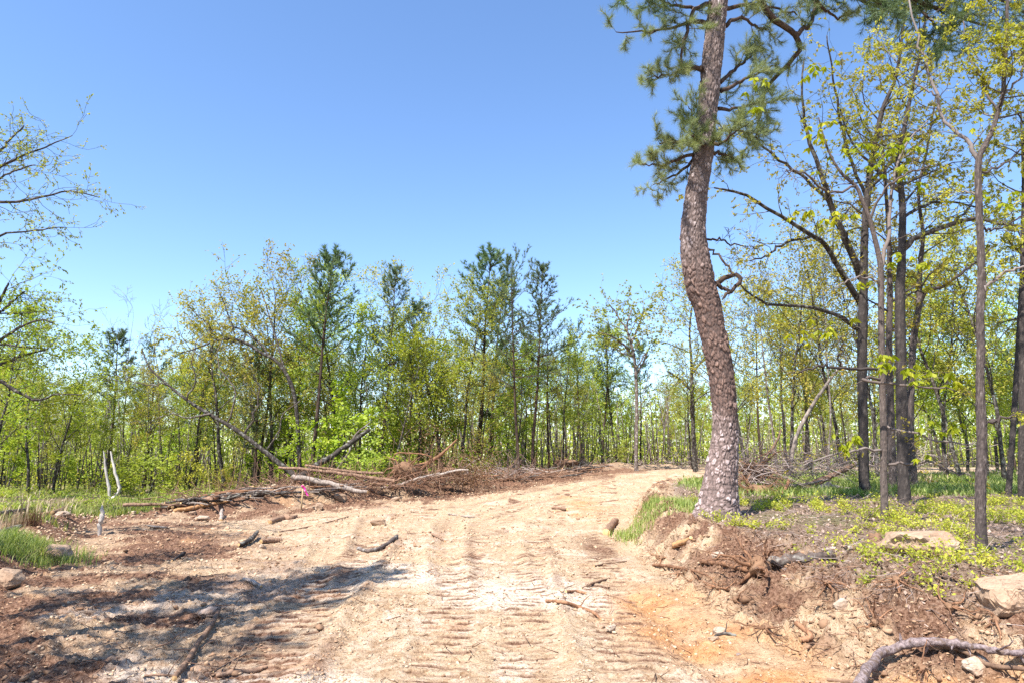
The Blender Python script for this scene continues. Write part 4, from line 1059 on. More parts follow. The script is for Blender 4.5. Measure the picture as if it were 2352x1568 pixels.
# single tree standing left of the bent pine's trunk, past the road bend
hero_tree('lone thin oak past the road bend, just left of the bent pine trunk', [(1598, 1080, 15), (1596, 1060, 13), (1592, 980, 11), (1590, 900, 10), (1588, 830, 7), (1584, 760, 5), (1590, 700, 3)], 36.0,
    [([(1590, 900, 6), (1560, 870, 5), (1530, 850, 3)], 0, 6, 1.5), ([(1588, 860, 6), (1620, 820, 5), (1650, 800, 3)], 0, 6, 1.5)], M['bark_dark'], M['leaf_oak'], 39, 10, 2.4, (7, .085), .35, k=12, group='trees past the road bend')
hero_tree('pale-trunked oak with a broad leafy top at the road bend',
    [(1462, 1082, 12), (1461, 1060, 10), (1462, 980, 10), (1462, 900, 9), (1458, 830, 8), (1450, 790, 7), (1440, 750, 5), (1452, 710, 3)], 37.0,
    [([(1460, 860, 6), (1478, 830, 5), (1490, 800, 3)], 0, 5, 1.3), ([(1456, 820, 6), (1430, 790, 5), (1400, 770, 4), (1370, 765, 3)], -1, 10, 1.9), ([(1450, 790, 5), (1470, 740, 4), (1480, 710, 3)], 1, 9, 1.8), ([(1440, 760, 5), (1415, 720, 4), (1400, 700, 3)], 0, 9, 1.8)],
    M['bark_grey'], M['leaf_oak'], 40, 12, 2.5, (9, .10), .5, k=12, group='trees past the road bend')
# big curved oak on the left, its boughs arching over to the left
hero_tree('oak whose boughs arch far to the left above the leaning dead trunk',
    [(692, 1100, 13), (688, 1040, 11), (683, 960, 10), (672, 890, 10), (652, 850, 9), (630, 825, 9), (600, 810, 8), (570, 790, 8), (530, 778, 7), (490, 785, 5), (450, 800, 4), (410, 812, 3)], 31.0,
    [([(620, 820, 6), (590, 780, 6), (560, 760, 5), (520, 750, 4), (480, 760, 3)], 1, 10, 1.5), ([(540, 780, 4), (530, 740, 4), (515, 700, 3), (505, 675, 3)], 0, 8, 1.4), ([(500, 785, 4), (480, 750, 3), (450, 720, 3), (430, 700, 2)], 0, 8, 1.3), ([(668, 890, 6), (640, 800, 5), (620, 730, 4), (600, 670, 3)], 1, 10, 1.6)],
    M['bark_dark'], M['leaf_yellow'], 41, 10, 1.9, (6, .09), .55, k=12, group='trees left of the debris line')
# thin trees filling the middle distance on the right
for i, (px, top, D, k_) in enumerate(((1722, 610, 24, 'yel'), (1815, 560, 26, 'yel'), (1902, 640, 23, 'bare'), (1940, 560, 27, 'yel'), (2010, 560, 25, 'yel'), (2170, 560, 28, 'oak'), (2205, 470, 26, 'yel'), (2300, 520, 24, 'yel'), (1860, 700, 29, 'oak'), (2085, 640, 29, 'grn'), (2262, 640, 29, 'grn'))):
    px_plant(k_, px, top, D, wide=.95, var=i)
# left edge trees
hero_tree('sparse oak whose twigs reach in from beyond the left edge, high against the sky',
    [(-330, 1420, 42), (-325, 1200, 36), (-310, 1000, 34), (-300, 850, 30), (-270, 700, 26), (-230, 600, 22), (-200, 500, 18), (-190, 380, 12), (-180, 240, 6)], 12.5,
    [([(-250, 650, 16), (-150, 600, 12), (-50, 560, 8), (30, 535, 5), (90, 528, 4), (150, 523, 2)], -.5, 11, .75), ([(-220, 580, 16), (-120, 500, 12), (-40, 470, 9), (40, 465, 7), (110, 450, 5), (170, 440, 4), (228, 455, 2)], .3, 16, .8),
     ([(-200, 500, 14), (-100, 430, 11), (-20, 390, 8), (40, 365, 6), (100, 340, 4), (165, 312, 2)], .6, 16, .8), ([(-40, 400, 7), (0, 350, 6), (30, 310, 5), (60, 290, 3)], 1, 12, .6), ([(-120, 500, 8), (-40, 440, 6), (20, 400, 5), (80, 380, 3)], -1, 12, .7)],
    M['oak_plates_dark'], M['leaf_oak'], 42, 10, 1.6, (4, .05), .45, k=24, group='trees at the left edge')
hero_tree('green-leafed tree with a bough curving in low at the left edge',
    [(-120, 1180, 34), (-118, 1100, 30), (-110, 980, 26), (-100, 880, 22), (-60, 800, 17), (-30, 740, 12), (0, 690, 8), (20, 650, 4)], 19.0,
    [([(-112, 930, 16), (-60, 860, 13), (0, 872, 11), (40, 900, 9), (85, 920, 7), (130, 905, 4), (190, 905, 3)], -.5, 10, 1.0), ([(-90, 860, 12), (-20, 800, 9), (40, 755, 7), (90, 735, 5), (125, 742, 3)], 0, 14, 1.2), ([(-100, 880, 12), (-30, 850, 9), (40, 820, 7), (110, 800, 5)], 1, 14, 1.2), ([(-30, 745, 8), (20, 700, 6), (55, 670, 4)], 0, 12, 1.2)],
    M['oak_plates_dark'], M['leaf_green'], 43, 9, 2.0, (4, .08), .4, k=20, group='trees at the left edge')
# trees behind and to the left of the viewer, seen only by the shade they throw across the near ground
for i, (x, y, h) in enumerate(((-5.9, 2.8, 8.0), (-7.7, 5.2, 9.2), (-9.6, 7.4, 9.5), (-6.6, 4.0, 12.), (-6.9, .6, 9.))):
    o = plant('pine', x, y, h, label=('lowest pine beside the viewer, out of view on the left', 'pine out of view beyond the left edge, short of the grass mound', 'pine out of view on the left, level with the grass mound', 'tallest pine out of view on the left', 'pine out of view level with the viewer on the left')[i], group='pines out of view left of the camera', var=i, wide=1.0)
# ------------------------------------------------------------------ fallen wood, roots and debris
def wood(name, label, cat, pts, mat, k=9, group=None, forks=(), rough=.12, cut=True, n=18, seed=None, world=True):
    """a crooked stem or branch: uneven section, knots, side stubs and broken pale ends; pts are (Vector, radius)"""
    if seed is not None: random.seed(seed)
    P = [p for p, r in pts]; R = [r for p, r in pts]; m = len(P) - 1
    ln = spline(P, n); rd = [float(np.interp(i / n * m, range(m + 1), R)) for i in range(n + 1)]
    org = ln[0].copy()
    mb = MB()
    A = np.array([tuple(p - org) for p in ln]); Rr = np.array(rd)
    Rr = Rr * (1 + rough * 1.2 * (vnoise(np.arange(n + 1) * .7, np.full(n + 1, org.x * 7), 5) - .5))
    A = A + RNG.normal(size=A.shape) * Rr[:, None] * rough
    T = np.gradient(A, axis=0); T /= np.linalg.norm(T, axis=1, keepdims=True) + 1e-9
    mean = T.mean(axis=0); ref = np.zeros(3); ref[np.argmin(np.abs(mean))] = 1
    U = np.cross(T, ref); U /= np.linalg.norm(U, axis=1, keepdims=True); V = np.cross(T, U)
    a = np.arange(k) * 2 * math.pi / k
    rr = Rr[:, None] * (1 + rough * (vnoise(np.tile(a * 1.5, (n + 1, 1)), np.tile(np.arange(n + 1)[:, None] * .8, (1, k)), 9) - .5) * 1.6)
    ring = A[:, None, :] + rr[:, :, None] * (np.cos(a)[None, :, None] * U[:, None, :] + np.sin(a)[None, :, None] * V[:, None, :])
    i = np.arange(n)[:, None]; j = np.arange(k)[None, :]
    F = np.stack([i * k + j, i * k + (j + 1) % k, (i + 1) * k + (j + 1) % k, (i + 1) * k + j], axis=-1).reshape(-1, 4)
    mb.add(ring.reshape(-1, 3), F, .5)
    # the broken ends
    ec = []
    for e, sgn in ((0, -1), (n, 1)):
        c = A[e] + T[e] * sgn * Rr[e] * .35
        ec.append((ring[e], c, sgn))
    for (t, az, L, r, dr_) in forks:
        q = ln[int(t * n)] - org; dd = Vector(T[int(t * n)]); nd = (dd * .6 * dr_ + perp(dd, az)).normalized()
        pp = [q]; p = q.copy(); d = nd
        for s in range(4):
            d = (d + Vector((random.gauss(0, .18), random.gauss(0, .18), random.gauss(0, .18)))).normalized(); p = p + d * L / 4; pp.append(p.copy())
        mb.tube(pp, [r, r * .85, r * .7, r * .55, r * .3], 5)
    if not cut:
        for rg, c, sgn in ec:
            f = np.stack([np.full(k, k), (np.arange(k) + (1 if sgn < 0 else 0)) % k, (np.arange(k) + (0 if sgn < 0 else 1)) % k], axis=1)
            mb.add(np.vstack([rg, c]), f, .5)
    o = mb.build(name, mat, None, True, None); o.location = org
    tag(o, label, cat, group)
    if cut:
        for rg, c, sgn in ec:
            e = MB(); f = np.stack([np.full(k, k), (np.arange(k) + (1 if sgn < 0 else 0)) % k, (np.arange(k) + (0 if sgn < 0 else 1)) % k], axis=1)
            jit = rg * 1.0; e.add(np.vstack([jit, c]), f, .5); q = e.build('broken_end', M['cut_wood'], o, False)
    return o
def wpx(pts, D0=None, mode='ground', lift=0.0):
    """(px, py, width px[, lift m]) -> points lying on the ground under those photo positions"""
    out = []
    for q in pts:
        g = ground_px(q[0], q[1]); l = q[3] if len(q) > 3 else None
        r = q[2] * .5 * mpp(q[1], g.y)
        out.append((g + Vector((0, 0, (r * .6 if l is None else l))), r))
    return out
def wat(pts, D, dd=0.):
    m = len(pts) - 1
    return [(PW(a, b, D + dd * i / m), w * .5 * mpp(b, D + dd * i / m)) for i, (a, b, w) in enumerate(pts)]

# leaning fallen trunks at the wood's edge
random.seed(3)
FD = 28.5
lean = empty('fallen_tree', PW(678, 1090, FD), 'long dead tree leaning up to the left from the debris heap', 'fallen tree')
org = Vector(lean.location)
ln, rd = trace([(686, 1098, 15), (660, 1078, 14), (600, 1030, 12), (540, 985, 11), (480, 950, 9), (430, 918, 8), (385, 882, 6), (345, 845, 4), (325, 800, 3)], FD, 60, 1.5)
bark_trunk([p - org for p in ln], rd, 12, .06, .1, .012, 'trunk', M['bark_dark'], lean, 8)
T = Tree(); B = MB()
for lp, ns, ll in (([(560, 1000, 7), (580, 960, 5), (595, 900, 4), (580, 860, 3)], 7, 1.3), ([(480, 950, 6), (430, 960, 4), (390, 950, 3), (350, 965, 2)], 6, 1.2), ([(610, 1040, 5), (640, 990, 4), (650, 950, 3), (690, 920, 2)], 5, 1.0), ([(430, 918, 5), (450, 870, 4), (440, 820, 3), (455, 780, 2)], 7, 1.3), ([(385, 882, 4), (330, 880, 3), (290, 870, 2)], 6, 1.2), ([(520, 975, 5), (540, 900, 4), (500, 830, 3), (510, 780, 2)], 7, 1.3)):
    l2, r2 = trace(lp, FD + .6, 10, random.uniform(-1.2, 1.2)); l2 = [p - org + Vector((random.gauss(0, .04), random.gauss(0, .04), random.gauss(0, .04))) for p in l2]
    B.tube(l2, r2, 5); sprout(T, l2, [max(.012, r * .8) for r in r2], ll, 1, ns, dict(OP, lr=[1, 1, .5], rmin=.007), .2)
for p_, r_, k_ in T.tubes: B.tube(p_, r_, k_)
B.build('branches', M['bark_grey'], lean)
LM = MB(); tp = np.array([tuple(t) for t in T.tips]); pos = np.repeat(tp[::3], 3, axis=0) + RNG.normal(size=(len(tp[::3]) * 3, 3)) * .05
add_leaves(LM, pos, np.full(len(pos), .08), .7, .3, .2); LM.build('crown', M['leaf_yellow'], lean, False)

wood('fallen_log', 'dark log propped up to the right out of the debris heap', 'log', wat([(690, 1096, 15), (720, 1072, 14), (760, 1049, 13), (800, 1020, 12), (850, 986, 9)], FD + .2, 1.2), M['bark_dark'], 12, seed=51, forks=((.4, 1, .7, .03, 1), (.7, 3, .9, .03, 1), (.85, 5, .8, .02, 1)))
wood('dead_snag', 'thin white leaning dead stem behind the dark propped log', 'snag', wat([(770, 1085, 7), (800, 1040, 6), (815, 1000, 5), (850, 970, 3)], FD + 2.5, .6), M['bark_grey'], 8, seed=52, forks=((.5, 1, .9, .02, 1), (.8, 3, .8, .02, 1)))
wood('pale_log', 'pale peeled log slanting down across the heap above the pink-flagged stake', 'log', wat([(672, 1093, 11), (720, 1102, 12), (770, 1114, 12), (820, 1126, 10), (845, 1130, 7)], FD - 4.0, -.5), M['bark_pale'], 12, seed=53, rough=.22, forks=((.3, 1, .3, .02, 1), (.6, 4, .25, .02, 1)))
for i, (lab, pts, dD, mt) in enumerate((
    ('long thin pole lying level along the top of the left heap', [(640, 1073, 6), (700, 1077, 7), (780, 1086, 8), (850, 1096, 9), (905, 1104, 8)], -3.2, 'bark_brown'),
    ('second long brown pole just under the top pole of the left heap', [(700, 1068, 5), (770, 1078, 6), (830, 1084, 7), (880, 1086, 6)], -2.6, 'bark_brown'),
    ('brown log resting under the pale peeled log', [(615, 1130, 9), (660, 1122, 10), (700, 1112, 10), (735, 1104, 7)], -4.4, 'bark_brown'),
    ('thick dark log end left of the stake top', [(568, 1150, 8), (590, 1138, 11), (612, 1122, 12), (628, 1116, 11)], -4.0, 'bark_grey'),
    ('short black log low in the heap beside the stake', [(640, 1148, 13), (665, 1146, 15), (695, 1143, 14), (712, 1140, 10)], -5.0, 'bark_dark'),
    ('grey forked limb bridging the heap left of the stake', [(610, 1142, 9), (650, 1138, 9), (690, 1130, 8), (730, 1128, 6)], -4.8, 'bark_grey'),
    ('long slanting pole right of the heap, butt in the soil', [(860, 1122, 5), (905, 1116, 7), (960, 1098, 6), (1010, 1086, 4)], -2.5, 'bark_pale'),
    ('upper curved reddish limb sticking out of the torn root mass', [(905, 1095, 8), (935, 1075, 9), (975, 1065, 9), (1010, 1045, 7), (1050, 1008, 3)], -1.5, 'root'),
    ('crossed lower reddish limb in the torn root mass', [(930, 1106, 6), (960, 1085, 7), (985, 1060, 5), (990, 1045, 3)], -1.7, 'root'),
    ('thin reddish hoop of root arching over the torn root mass', [(908, 1100, 3), (905, 1045, 3), (940, 1040, 3), (985, 1046, 3), (985, 1070, 3), (968, 1085, 3)], -1.8, 'root'),
    ('pale limb lying right of the torn root mass', [(955, 1105, 6), (1000, 1092, 6), (1045, 1080, 5), (1075, 1078, 4)], -2.2, 'bark_pale'))):
    wood('dead_branch', lab, 'branch', wat(pts, FD + dD + .3, .3), M[mt], 8, 'branches in the left debris heap', seed=60 + i, forks=((.3, i, .35, .015, 1), (.7, i + 2, .4, .012, 1)))
# low row of logs on the left
for i, (lab, pts, mt) in enumerate((
    ('dark barky log at the far end of the low left log row', [(395, 1168, 10), (440, 1156, 11), (480, 1146, 11), (520, 1136, 9)], 'bark_dark'),
    ('brown crooked log on the upper edge of the low left log row', [(470, 1150, 8), (500, 1142, 9), (540, 1128, 9), (580, 1120, 6)], 'bark_brown'),
    ('thin grey stick poking left from the low log row', [(352, 1160, 3), (390, 1158, 4), (430, 1152, 5), (470, 1140, 5)], 'bark_pale'),
    ('split orange slab of wood under the low left log row', [(400, 1176, 9), (440, 1170, 10), (480, 1163, 9), (525, 1155, 5)], 'orange_wood'),
    ('long dark log with a grey stone by its lower end, far left clearing', [(120, 1180, 9), (150, 1170, 11), (185, 1158, 10), (212, 1150, 8)], 'bark_brown'),
    ('thin stick crossing behind the long dark log on the left', [(180, 1172, 4), (220, 1175, 4), (232, 1176, 3)], 'bark_pale'),
    ('curved grey stick lying right of the white forked snag', [(265, 1175, 5), (285, 1170, 6), (300, 1160, 4)], 'bark_grey'),
    ('weathered grey log end at the left edge behind the grass', [(-20, 1235, 16), (20, 1222, 15), (45, 1212, 11)], 'bark_grey'),
    ('dark log at the left edge near the dry grass', [(-20, 1185, 12), (30, 1178, 11), (70, 1170, 8)], 'bark_dark'))):
    wood('log' if i in (0, 3, 4, 7, 8) else 'stick', lab, 'log' if i in (0, 3, 4, 7, 8) else 'stick', wpx(pts), M[mt], 9, 'wood along the left edge', seed=80 + i, forks=() if i == 3 else ((.4, i, .3, .012, 1),))
# white forked snag, in two
sn = ground_px(246, 1152)
wood('dead_snag', 'left stem of the white forked snag in the left clearing', 'snag', wat([(252, 1150, 7), (250, 1120, 7), (244, 1085, 6), (240, 1050, 4), (238, 1035, 2)], sn.y), M['bark_white'], 7, seed=91, rough=.2, cut=False, forks=((.6, 2, .3, .012, 1),))
wood('dead_snag', 'right stem of the white forked snag, bent outward low down', 'snag', wat([(252, 1148, 6), (268, 1136, 7), (274, 1118, 7), (264, 1080, 6), (254, 1036, 3)], sn.y + .3), M['bark_white'], 7, seed=92, rough=.2, cut=False, forks=((.5, 1, .25, .012, 1),))
wood('dead_snag', 'short white crooked stub standing in the bare soil on the left', 'snag', [(PW(228, 1232, ground_px(228, 1226).y), .03), (PW(230, 1205, ground_px(228, 1226).y), .05), (PW(236, 1180, ground_px(228, 1226).y), .045), (PW(234, 1160, ground_px(228, 1226).y), .02)], M['bark_white'], 8, seed=93, rough=.25, cut=False)

# sticks on the road and foreground
for i, (lab, pts, mt, fk) in enumerate((
    ('long brown stick standing out of the soil at the bottom left', [(398, 1575, 13, .03), (428, 1530, 14, .03), (452, 1495, 11, .05), (470, 1470, 12, .06), (496, 1432, 10, .08), (504, 1418, 7, .10)], 'bark_brown', ()),
    ('brown stick lying at the bottom edge beside the long brown one', [(498, 1558, 10), (540, 1550, 12), (580, 1545, 12), (612, 1534, 9)], 'bark_brown', ((.3, 1, .25, .006, 1),)),
    ('thin twig bow left of the brown stick at the bottom edge', [(330, 1560, 5), (370, 1553, 5), (410, 1556, 4)], 'bark_brown', ((.7, 1, .15, .006, 1),)),
    ('thin twig rising right above the brown stick at the bottom edge', [(490, 1546, 3), (530, 1520, 3), (590, 1488, 2)], 'bark_grey', ()),
    ('forked dark branch lying on the pale road left of centre', [(822, 1262, 9), (850, 1268, 10), (880, 1258, 9), (905, 1240, 11), (912, 1232, 7)], 'bark_grey', ((.6, 1, .2, .02, 1), (.8, 3, .18, .015, 1))),
    ('slim dark stick right of the forked branch on the road', [(970, 1222, 4), (998, 1232, 5), (1022, 1244, 4)], 'bark_brown', ()),
    ('thin pale root lying on the road further up', [(1030, 1180, 3), (1060, 1186, 4), (1090, 1188, 3)], 'bark_pale', ()),
    ('dark chip of wood on the far orange rut', [(1268, 1168, 6), (1290, 1170, 8), (1302, 1172, 6)], 'bark_brown', ((.8, 1, .25, .012, 1),)),
    ('pale cut log lying on the road below the grass patch', [(1392, 1228, 17), (1402, 1215, 17), (1414, 1198, 13)], 'bark_brown', ()),
    ('long curved root half buried in the road in front of the bank', [(1255, 1382, 7), (1290, 1384, 8), (1330, 1396, 8), (1365, 1416, 7), (1380, 1424, 5)], 'root', ((.5, 1, .2, .008, 1),)),
    ('thin stick lying under the bank toe beside the road', [(1365, 1302, 4), (1400, 1294, 5), (1440, 1290, 3)], 'bark_brown', ()),
    ('short straight stick on the road, upper of a crossed pair', [(1335, 1352, 4), (1365, 1340, 5), (1400, 1328, 3)], 'bark_brown', ()),
    ('short thick root piece, lower of a crossed pair on the road', [(1300, 1362, 6), (1325, 1360, 7), (1345, 1364, 5)], 'root', ()),
    ('bark fragment standing in the shaded soil left of the road', [(548, 1255, 8, .02), (575, 1246, 12, .05), (590, 1232, 8, .10)], 'bark_dark', ()),
    ('brown log stub beside the bark fragment in the left soil', [(600, 1246, 10), (625, 1246, 13), (645, 1244, 9)], 'bark_brown', ()),
    ('dark stick in the striped tree shade on the left', [(395, 1290, 4), (415, 1278, 7), (425, 1270, 5)], 'bark_dark', ()),
    ('pale stick lying in the shade patch left of the road', [(560, 1330, 7), (580, 1340, 9), (600, 1348, 6)], 'bark_pale', ()),
    ('long fine root along the soil below the stake', [(640, 1222, 3), (700, 1212, 4), (760, 1198, 3), (800, 1186, 2)], 'bark_brown', ()),
    ('brown barkless branch lying below the pink-flagged stake', [(620, 1202, 10), (645, 1194, 14), (670, 1192, 11), (680, 1186, 7)], 'bark_brown', ((.5, 1, .2, .02, 1),)),
    ('white chip standing by the stone in the left soil', [(507, 1196, 8, .0), (508, 1188, 8, .10), (509, 1182, 5, .16)], 'bark_pale', ()),
    ('reddish branch stub sticking out low on the bank slope', [(1840, 1490, 13, .02), (1865, 1478, 12, .06), (1830, 1462, 12, .12)], 'root', ()),
    ('dark twig on the orange rut at the bottom', [(1640, 1462, 5), (1665, 1458, 8), (1690, 1460, 6)], 'bark_dark', ((.5, 1, .12, .008, 1),)),
    ('long thin dark twig along the orange soil at the bottom', [(1900, 1562, 7), (1950, 1568, 7), (2010, 1572, 4)], 'bark_brown', ()),
    ('rotting orange-brown root end poking from the bank above the road', [(1545, 1265, 12), (1570, 1250, 13), (1588, 1238, 9)], 'orange_wood', ()),
    ('brown root lying down the bank slope near its top', [(1500, 1300, 6), (1540, 1306, 8), (1590, 1318, 6), (1640, 1330, 4)], 'root', ((.5, 2, .2, .01, 1),)))):
    wood('stick' if 'log' not in lab else 'log', lab, 'stick' if 'log' not in lab else 'log', wpx(pts), M[mt], 9, None, forks=fk, seed=110 + i)

# the arched grey branch at the bottom right
Db = ground_px(2120, 1520).y
ab = [(1968, 1590, 29), (1985, 1550, 27), (2015, 1510, 26), (2060, 1486, 25), (2110, 1474, 26), (2160, 1473, 22), (2210, 1478, 22), (2260, 1488, 18), (2310, 1498, 18), (2370, 1494, 15), (2440, 1480, 12)]
zt = [ground_px(a, min(b + 60, 1640)).y for a, b, w in ab]
apts = []
for a, b, w in ab:
    Dg = ground_px(min(a, 2400), min(b + 12, 1600)).y - .10; apts.append((PW(a, b, Dg), w * .41 * mpp(b, Dg)))
arch = wood('fallen_branch', 'thick grey-purple branch arching over the soil at the bottom right corner', 'branch', apts, M['bark_purple'], 14, n=40, seed=140,
     forks=((.33, 1.0, .10, .018, .4), (.45, 4.2, .12, .02, -.3), (.55, 2.2, .16, .014, .5), (.52, 5.2, .20, .016, .5), (.75, 2, .30, .010, 1), (.12, 1, .10, .008, 1), (.85, 4, .35, .010, 1), (.40, 2.7, .09, .010, .3), (.64, .6, .11, .012, .3)), rough=.20)
wood('dead_branch', 'thin dark branch lying under the arched grey one at the bottom right', 'branch', wpx([(2120, 1500, 8), (2200, 1520, 11), (2280, 1535, 12), (2380, 1560, 10)]), M['bark_brown'], 8, None, seed=141, forks=((.5, 1, .2, .01, 1),))

def root_mass(name, label, center, nroot, L, r0, nhair, seed, down=0., mat='root', spread=(1, 1, 1), group=None, core=.2):
    random.seed(seed)
    o = empty(name, center, label, 'root mass', group); R_ = MB(); Hm = MB()
    # lumpy core of soil held by the roots
    bm = bmesh.new(); bmesh.ops.create_icosphere(bm, subdivisions=3, radius=core)
    vs = np.array([tuple(v.co) for v in bm.verts]); fs = [[v.index for v in f.verts] for f in bm.faces]; bm.free()
    q = vs / core * 3
    dsp = 1 + .5 * fbm(q[:, 0] + 5 + seed, q[:, 1] + q[:, 2] * 1.3, seed, 3)
    cm = MB(); cm.add(vs * dsp[:, None] * np.array(spread), fs, np.clip(.3 * dsp - .3, 0, .12)); cm.build('soil_core', M['clod'], o)
    for i in range(nroot):
        d = Vector((random.gauss(0, 1) * spread[0], random.gauss(0, 1) * spread[1], random.gauss(0, .7) * spread[2] - down)).normalized()
        p = d * core * .5; pts = [p.copy()]; l = L * random.uniform(.5, 1.3)
        for s in range(7):
            d = (d + Vector((random.gauss(0, .28), random.gauss(0, .28), random.gauss(0, .28) - .06))).normalized(); p = p + d * l / 7; pts.append(p.copy())
        r = r0 * random.uniform(.35, 1.2); R_.tube(pts, [r * (1 - .11 * s) for s in range(8)], 6)
        for h in range(nhair):
            b = pts[random.randrange(2, 8)]; dd = (d + Vector((random.gauss(0, 1), random.gauss(0, 1), random.gauss(-.5, .8)))).normalized(); hl = L * random.uniform(.15, .5); hp = [b]
            for s in range(4):
                dd = (dd + Vector((random.gauss(0, .4), random.gauss(0, .4), random.gauss(-.1, .4)))).normalized(); hp.append(hp[-1] + dd * hl / 4)
            Hm.tube(hp, [r0 * .16, r0 * .13, r0 * .10, r0 * .08, r0 * .05], 3)
    R_.build('roots', M[mat], o); Hm.build('root_hairs', M['root_hair'], o)
    return o
# root wad with the dark log on the bank
g = ground_px(1742, 1322)
root_mass('root_mass', 'torn stump roots hanging over the bank edge at the end of the dark log', g + Vector((0, -.05, .10)), 20, .52, .030, 11, 201, .45, core=.12)
g2 = ground_px(1700, 1395)
for i, (a, b, lab) in enumerate(((1690, 1385, 'fine root tangle hanging down the slope left of the torn stump roots'), (1795, 1400, 'fine root tangle on the slope below the torn stump roots'), (1520, 1290, 'matted roots at the outer corner of the bank'), (2010, 1245, 'dark upturned root lump behind the flat boulder'), (1600, 1330, 'thin root mat on the slope under the bent pine'), (2120, 1560, 'bundle of thin roots under the arched branch'), (2010, 1450, 'small root clump in the middle of the bank slope'), (1850, 1440, 'root clump between the cream stone and the bank toe'), (2180, 1400, 'root clump below the flat boulder'), (1650, 1360, 'root fringe under the brown rim limb'), (1900, 1350, 'root clump under the dark log'), (2290, 1440, 'root clump left of the pale right boulder'), (1560, 1320, 'root fringe low on the bank corner'), (1760, 1450, 'root clump at the toe near the orange rut'), (2060, 1340, 'root clump on the rim right of the dark log'))):
    gg = ground_px(a, b)
    root_mass('root_clump', lab, gg + Vector((0, 0, .02)), 12 if i != 3 else 16, .30 if i != 3 else .2, .011, 12, 210 + i, .25, core=.035 if i != 3 else .09, group='root clumps on the bank')
wood('fallen_log', 'dark weathered log lying on the bank edge behind the torn roots', 'log', wpx([(1752, 1308, 26), (1800, 1300, 24), (1850, 1294, 22), (1905, 1285, 20), (1915, 1282, 14)]), M['bark_grey'], 12, seed=150, rough=.2)
wood('dead_branch', 'grey branch lying just above the dark log on the bank', 'branch', wpx([(1960, 1262, 10), (1900, 1266, 9), (1870, 1270, 6)]), M['bark_pale'], 8, seed=151)
wood('dead_branch', 'brown limb from the torn roots resting on the bank rim, left of the dark log', 'branch', wpx([(1610, 1300, 9), (1660, 1306, 11), (1700, 1312, 12), (1735, 1318, 12)]), M['root'], 8, seed=152, forks=((.4, 1, .2, .012, 1),))

# torn root mass in the left heap and brush heap right of the pine
root_mass('root_mass', 'reddish torn root ball standing in the left debris heap', PW(930, 1078, FD - 1.6), 30, .85, .035, 9, 221, -.1, core=.35, spread=(1.2, .8, .8))
root_mass('root_mass', 'low brown root tangle right of the reddish root ball', PW(1030, 1082, FD + .4), 26, .85, .03, 8, 222, 0., mat='bark_brown', core=.3, spread=(1.5, .8, .6))
root_mass('root_mass', 'dark root mound at the wood edge before the road bend', PW(1300, 1062, 38), 22, 1.1, .035, 8, 223, .0, mat='bark_brown', core=.4, spread=(1.6, .8, .5))
BD = 19.0
root_mass('root_mass', 'reddish torn root heap right behind the bent pine', PW(1735, 1085, BD), 40, .95, .030, 9, 224, 0., core=.30, spread=(1.1, .8, .9))
root_mass('root_mass', 'low brown root heap beside the bent pine foot', PW(1740, 1125, BD - 1.2), 34, .75, .028, 9, 225, 0., core=.26, spread=(1.2, .8, .6))
for i, (lab, pts, dD, mt) in enumerate((
    ('brown broken trunk piece rising right from the brush heap', [(1850, 1130, 12), (1880, 1108, 14), (1925, 1085, 12), (1965, 1066, 7)], 0, 'bark_brown'),
    ('pale thick log lying along the foot of the brush heap', [(1800, 1150, 14), (1840, 1140, 17), (1880, 1125, 19), (1905, 1112, 15)], -1.0, 'bark_pale'),
    ('whitish limb trailing right of the brush heap', [(1905, 1115, 9), (1940, 1122, 10), (1985, 1128, 8), (2010, 1130, 4)], -.6, 'bark_pale'),
    ('brown log crossing low in the brush heap', [(1810, 1128, 10), (1850, 1115, 11), (1885, 1098, 8)], .3, 'bark_brown'),
    ('slanting stick standing up out of the brush heap', [(1750, 1060, 5), (1780, 1020, 6), (1795, 985, 3)], .5, 'bark_brown'),
    ('tall pale crooked dead stem rising behind the brush heap', [(1816, 1060, 9), (1830, 1000, 9), (1860, 940, 8), (1900, 880, 7), (1935, 835, 4)], 1.6, 'bark_pale'),
    ('short stick at the left foot of the brush heap', [(1600, 1140, 4), (1625, 1130, 5), (1650, 1122, 4)], -1.5, 'bark_brown'),
    ('bark-stripped limb at the front of the brush heap', [(1770, 1160, 8), (1800, 1130, 9), (1812, 1100, 6)], -1.4, 'root'),
    ('thin pale pole lying across the brush heap', [(1770, 1115, 6), (1840, 1112, 6), (1900, 1100, 4)], -.4, 'bark_pale'),
    ('short brown stub leaning on the right of the brush heap', [(2010, 1145, 10), (2030, 1128, 11), (2045, 1118, 8)], -1.0, 'bark_pale'))):
    wood('dead_branch', lab, 'branch', wat(pts, BD + dD, .4), M[mt], 9, 'branches in the brush heap behind the bent pine', seed=160 + i, forks=((.3, i, .4, .014, 1), (.6, i + 2, .35, .012, 1), (.85, i + 4, .3, .01, 1)))

